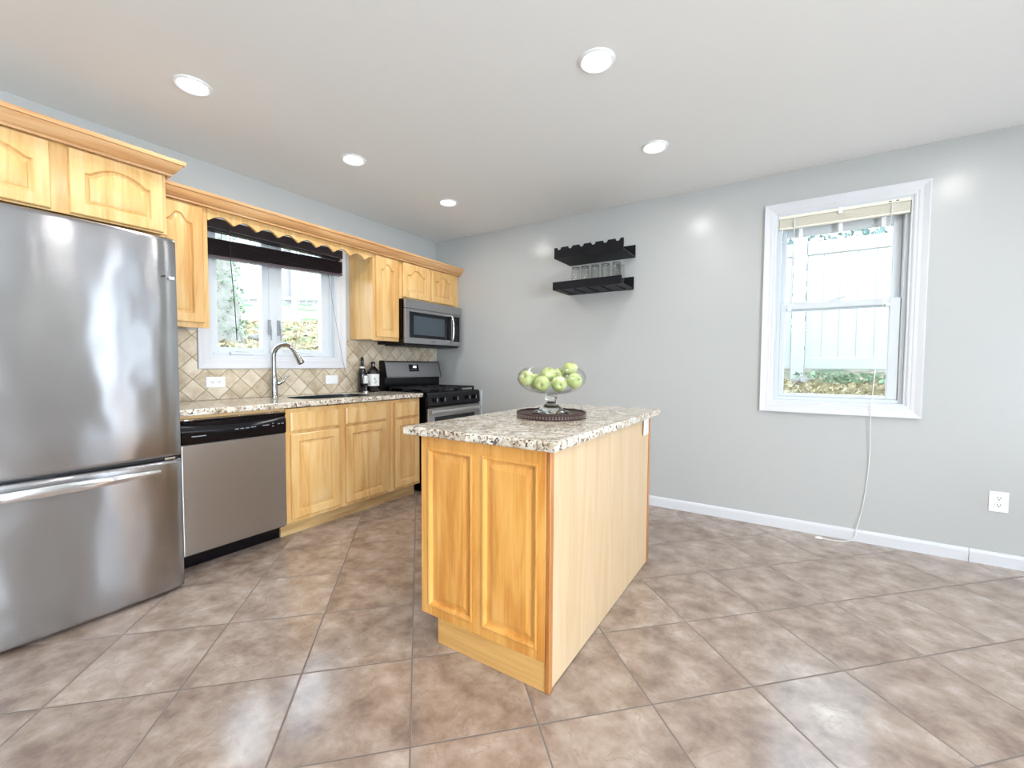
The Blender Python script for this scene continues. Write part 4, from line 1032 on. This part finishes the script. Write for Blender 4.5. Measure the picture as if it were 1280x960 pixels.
# ------------------------------------------------------------------ recessed lights
def downlight(x, y, label, group='recessed ceiling lights'):
    t = thing('recessed_light', (x, y, H), label, 'ceiling light', group)
    bm = MB(); lathe(bm, [(.058, -.001), (.061, -.006), (.072, -.010), (.080, -.006), (.082, -.0005), (.058, -.0005)], x, y, H, 40); part('trim_ring', bm, M['white'], t, smooth=True)
    bm = MB(); lathe(bm, [(0, -.006), (.050, -.0058), (.0585, -.003), (.0585, -.001), (0, -.001)], x, y, H, 40); part('diffuser', bm, M['lamp'], t, smooth=True)
    return t
def lamp(x, y, col=(1, .975, .945)):
    area('ceiling_lamp', (x, y, H-.012), (0, 0, 0), .12, 0, LAMP_W, col, disk=True)
DL = [(.870, -2.684, 'recessed ceiling light above the refrigerator, farthest left'), (.888, -1.760, 'recessed ceiling light in the sink row, second from the left'),
      (.920, -.842, 'recessed ceiling light nearest the wall corner'), (2.625, -1.777, 'large recessed ceiling light above the island, nearest the viewer'), (2.645, -.856, 'recessed ceiling light near the grey wall, above the island end')]
d0 = None
for x, y, lab in DL:
    if d0 is None: d0 = downlight(x, y, lab)
    else: dup(d0, (x, y, H), lab)
    lamp(x, y)
# the rest of the lighting grid, out of the picture
for x, y in ((4.37, -.86), (4.37, -1.78), (4.37, -2.70), (2.63, -2.70), (.88, -3.6), (2.63, -3.6), (4.37, -3.6), (6.0, -1.78), (6.0, -3.6), (1.7, -5.1), (3.9, -5.1)):
    dup(d0, (x, y, H), 'recessed ceiling light outside the picture', None, 'unseen recessed ceiling lights'); lamp(x, y)

# ------------------------------------------------------------------ outdoors
def gz(x, y):
    s = max(0, min(1, (-x+.1)/1.0)); s = s*s*(3-2*s)
    return .66+.125*max(y, 0)+s*.38+.167*max(-x, 0)+.03*math.sin(x*2.3+y)*math.cos(y*1.9)
bm = MB(); st = .35; vs = {}
nx, ny = 80, 70
for i in range(nx+1):
    for j in range(ny+1):
        x = -16+i*.4; y = -14+j*.4; vs[i, j] = bm.verts.new((x, y, gz(x, y)))
for i in range(nx):
    for j in range(ny):
        x = -16+i*.4; y = -14+j*.4
        if x+.4 > -.3 and x < RX+.3 and y+.4 > RY-.3 and y < .3: continue
        bm.faces.new((vs[i, j], vs[i+1, j], vs[i+1, j+1], vs[i, j+1]))
for v in [v for v in bm.verts if not v.link_faces]: bm.verts.remove(v)
struct(part('ground', bm, M['ground'], smooth=180), 'leaf-strewn sloping ground outside the windows', 'ground')
# skirt of soil next to the walls
bm = MB(); box(bm, -.95, -T-.002, -6.5, .9, .5, 1.02); struct(part('ground_strip', bm, M['ground']), 'soil bank against the kitchen wall', 'ground')
bm = MB(); box(bm, -.16, RX+.3, T+.002, .9, .3, .70); struct(part('ground_strip', bm, M['ground']), 'soil strip below the double-hung window', 'ground')
# white vinyl fence beyond the double-hung window
def vinyl_fence():
    y = 3.0
    t = thing('vinyl_fence', (4.2, y, gz(4, y)), 'tall white vinyl privacy fence outside the double-hung window', 'fence')
    for x0, x1 in ((1.0, 3.40), (3.545, 6.1), (6.23, 8.8)):
        bm = MB(); n = int((x1-x0)/.165); w = (x1-x0)/n
        for k in range(n): box(bm, x0+k*w+.003, x0+(k+1)*w-.003, y-.012, y+.012, 1.25, 2.62, .004, 1)
        box(bm, x0, x1, y-.004, y+.004, 1.25, 2.62); part('board_panel', bm, M['fence_w'], t)
        bm = MB(); box(bm, x0, x1, y-.035, y+.035, 2.58, 2.74, .006); part('top_rail', bm, M['fence_w'], t)
        bm = MB(); box(bm, x0, x1, y-.035, y+.035, 1.15, 1.29, .006); part('bottom_rail', bm, M['fence_w'], t)
    for x in (3.47, 6.165):
        bm = MB(); box(bm, x-.068, x+.068, y-.068, y+.068, .98, 2.88, .006); part('post', bm, M['fence_w'], t)
vinyl_fence()
# picket fence up the slope beyond the kitchen window
def picket_fence():
    x = -7.0
    t = thing('picket_fence', (x, 2.0, gz(x, 2)), 'pale picket fence up the slope outside the sink window', 'fence')
    for k in range(48):
        y = -2.4+.20*k; zb = gz(x, y); bm = MB(); box(bm, x-.012, x+.012, y, y+.165, zb+.16, zb+1.72, .004, 1); part('picket', bm, M['fence_b'], t)
    for off in (.28, 1.5):
        bm = MB(); pts = [(x+.04, -2.5+.5*k, gz(x, -2.5+.5*k)+off) for k in range(21)]; tube(bm, pts, .045, 4); part('rail', bm, M['rail_b'], t)
    for k in range(5):
        y = -2.45+2.4*k; bm = MB(); zb = gz(x, y); box(bm, x+.03, x+.13, y, y+.1, zb-.1, zb+1.8, .005); part('post', bm, M['rail_b'], t)
picket_fence()
# leaning tree trunk wrapped in pale ivy
t = thing('ivy_tree', (-2.6, -.95, gz(-2.6, -.95)), 'leaning mottled tree trunk at the left of the sink window view', 'tree')
bm = MB(); zb = gz(-2.6, -.95)
tube(bm, smooth_path([(-2.6, -1.08, zb-.1), (-2.61, -1.12, zb+.4), (-2.63, -1.17, zb+1.0), (-2.66, -1.24, zb+1.9), (-2.7, -1.32, zb+3.2)], 5), [.26-.006*k for k in range(21)], 16); part('trunk', bm, M['bark'], t, smooth=True)
bm = MB()
for k in range(900):
    f = random.random(); z = zb+f*1.5; a = random.uniform(-1.9, 1.9)-.2; r = .24+random.uniform(.0, .07)
    c = Vector((-2.61-.03*f+r*math.cos(a), -1.10-.12*f+r*math.sin(a), z)); s = random.uniform(.012, .03)
    d1 = Vector((random.uniform(-1, 1), random.uniform(-1, 1), random.uniform(-1, 1))).normalized(); d2 = d1.cross(Vector((random.random(), random.random(), random.random()))).normalized()
    bm.faces.new([bm.verts.new(c+d1*s), bm.verts.new(c+d2*s*.7), bm.verts.new(c-d1*s), bm.verts.new(c-d2*s*.7)])
o = part('ivy_leaves', bm, M['leaf'], t); o['kind'] = 'stuff'
def leafcloud(name, n, fn, s0, s1, mat, label, cat):
    bm = MB()
    for k in range(n):
        c = Vector(fn()); s = random.uniform(s0, s1)
        d1 = Vector((random.uniform(-1, 1), random.uniform(-1, 1), random.uniform(-1, 1))).normalized(); d2 = d1.cross(Vector((random.random()+.1, random.random(), random.random()))).normalized()
        bm.faces.new([bm.verts.new(c+d1*s), bm.verts.new(c+d2*s*.6), bm.verts.new(c-d1*s), bm.verts.new(c-d2*s*.6)])
    return tag(part(name, bm, mat), label, cat)
leafcloud('hedge', 14000, lambda: (random.uniform(1, 9), random.uniform(3.6, 4.4), random.uniform(1.4, 4.2)), .025, .06, M['leafb'], 'blue-green hedge rising behind the white vinyl fence', 'hedge')
leafcloud('ground_plant', 260, lambda: (random.gauss(3.95, .22), random.gauss(2.62, .1), gz(3.9, 2.6)+random.uniform(.0, .12)), .02, .045, M['leaf'], 'low green plant at the foot of the white vinyl fence', 'plant')
o = leafcloud('dry_leaves', 2600, lambda: (lambda x, y: (x, y, gz(x, y)+.012))(random.uniform(2.8, 5.2), random.uniform(.9, 2.9)), .02, .045, M['litter'], 'scattered dry leaves below the vinyl fence', 'leaves'); o['kind'] = 'stuff'
o = leafcloud('dry_leaves', 3200, lambda: (lambda x, y: (x, y, gz(x, y)+.015))(random.uniform(-5, -1.0), random.uniform(-1.6, 2.2)), .03, .06, M['litter'], 'scattered dry leaves on the slope outside the sink window', 'leaves'); o['kind'] = 'stuff'
for (x, y, s, lab) in ((-2.8, -.46, .15, 'rounded pale boulder on the slope outside the sink window'), (3.50, 2.55, .10, 'small pale stone beside the vinyl fence post')):
    bm = MB(); bmesh.ops.create_icosphere(bm, subdivisions=3, radius=1)
    for v in bm.verts:
        q = v.co; k = 1+.12*math.sin(3*q.x+1)*math.cos(4*q.y)+.08*math.sin(7*q.z+q.x*5); v.co = Vector((x+q.x*s*k*1.2, y+q.y*s*k*1.4, gz(x, y)+s*.15+q.z*s*k*.6))
    tag(part('rock', bm, M['rock'], smooth=180), lab, 'rock')
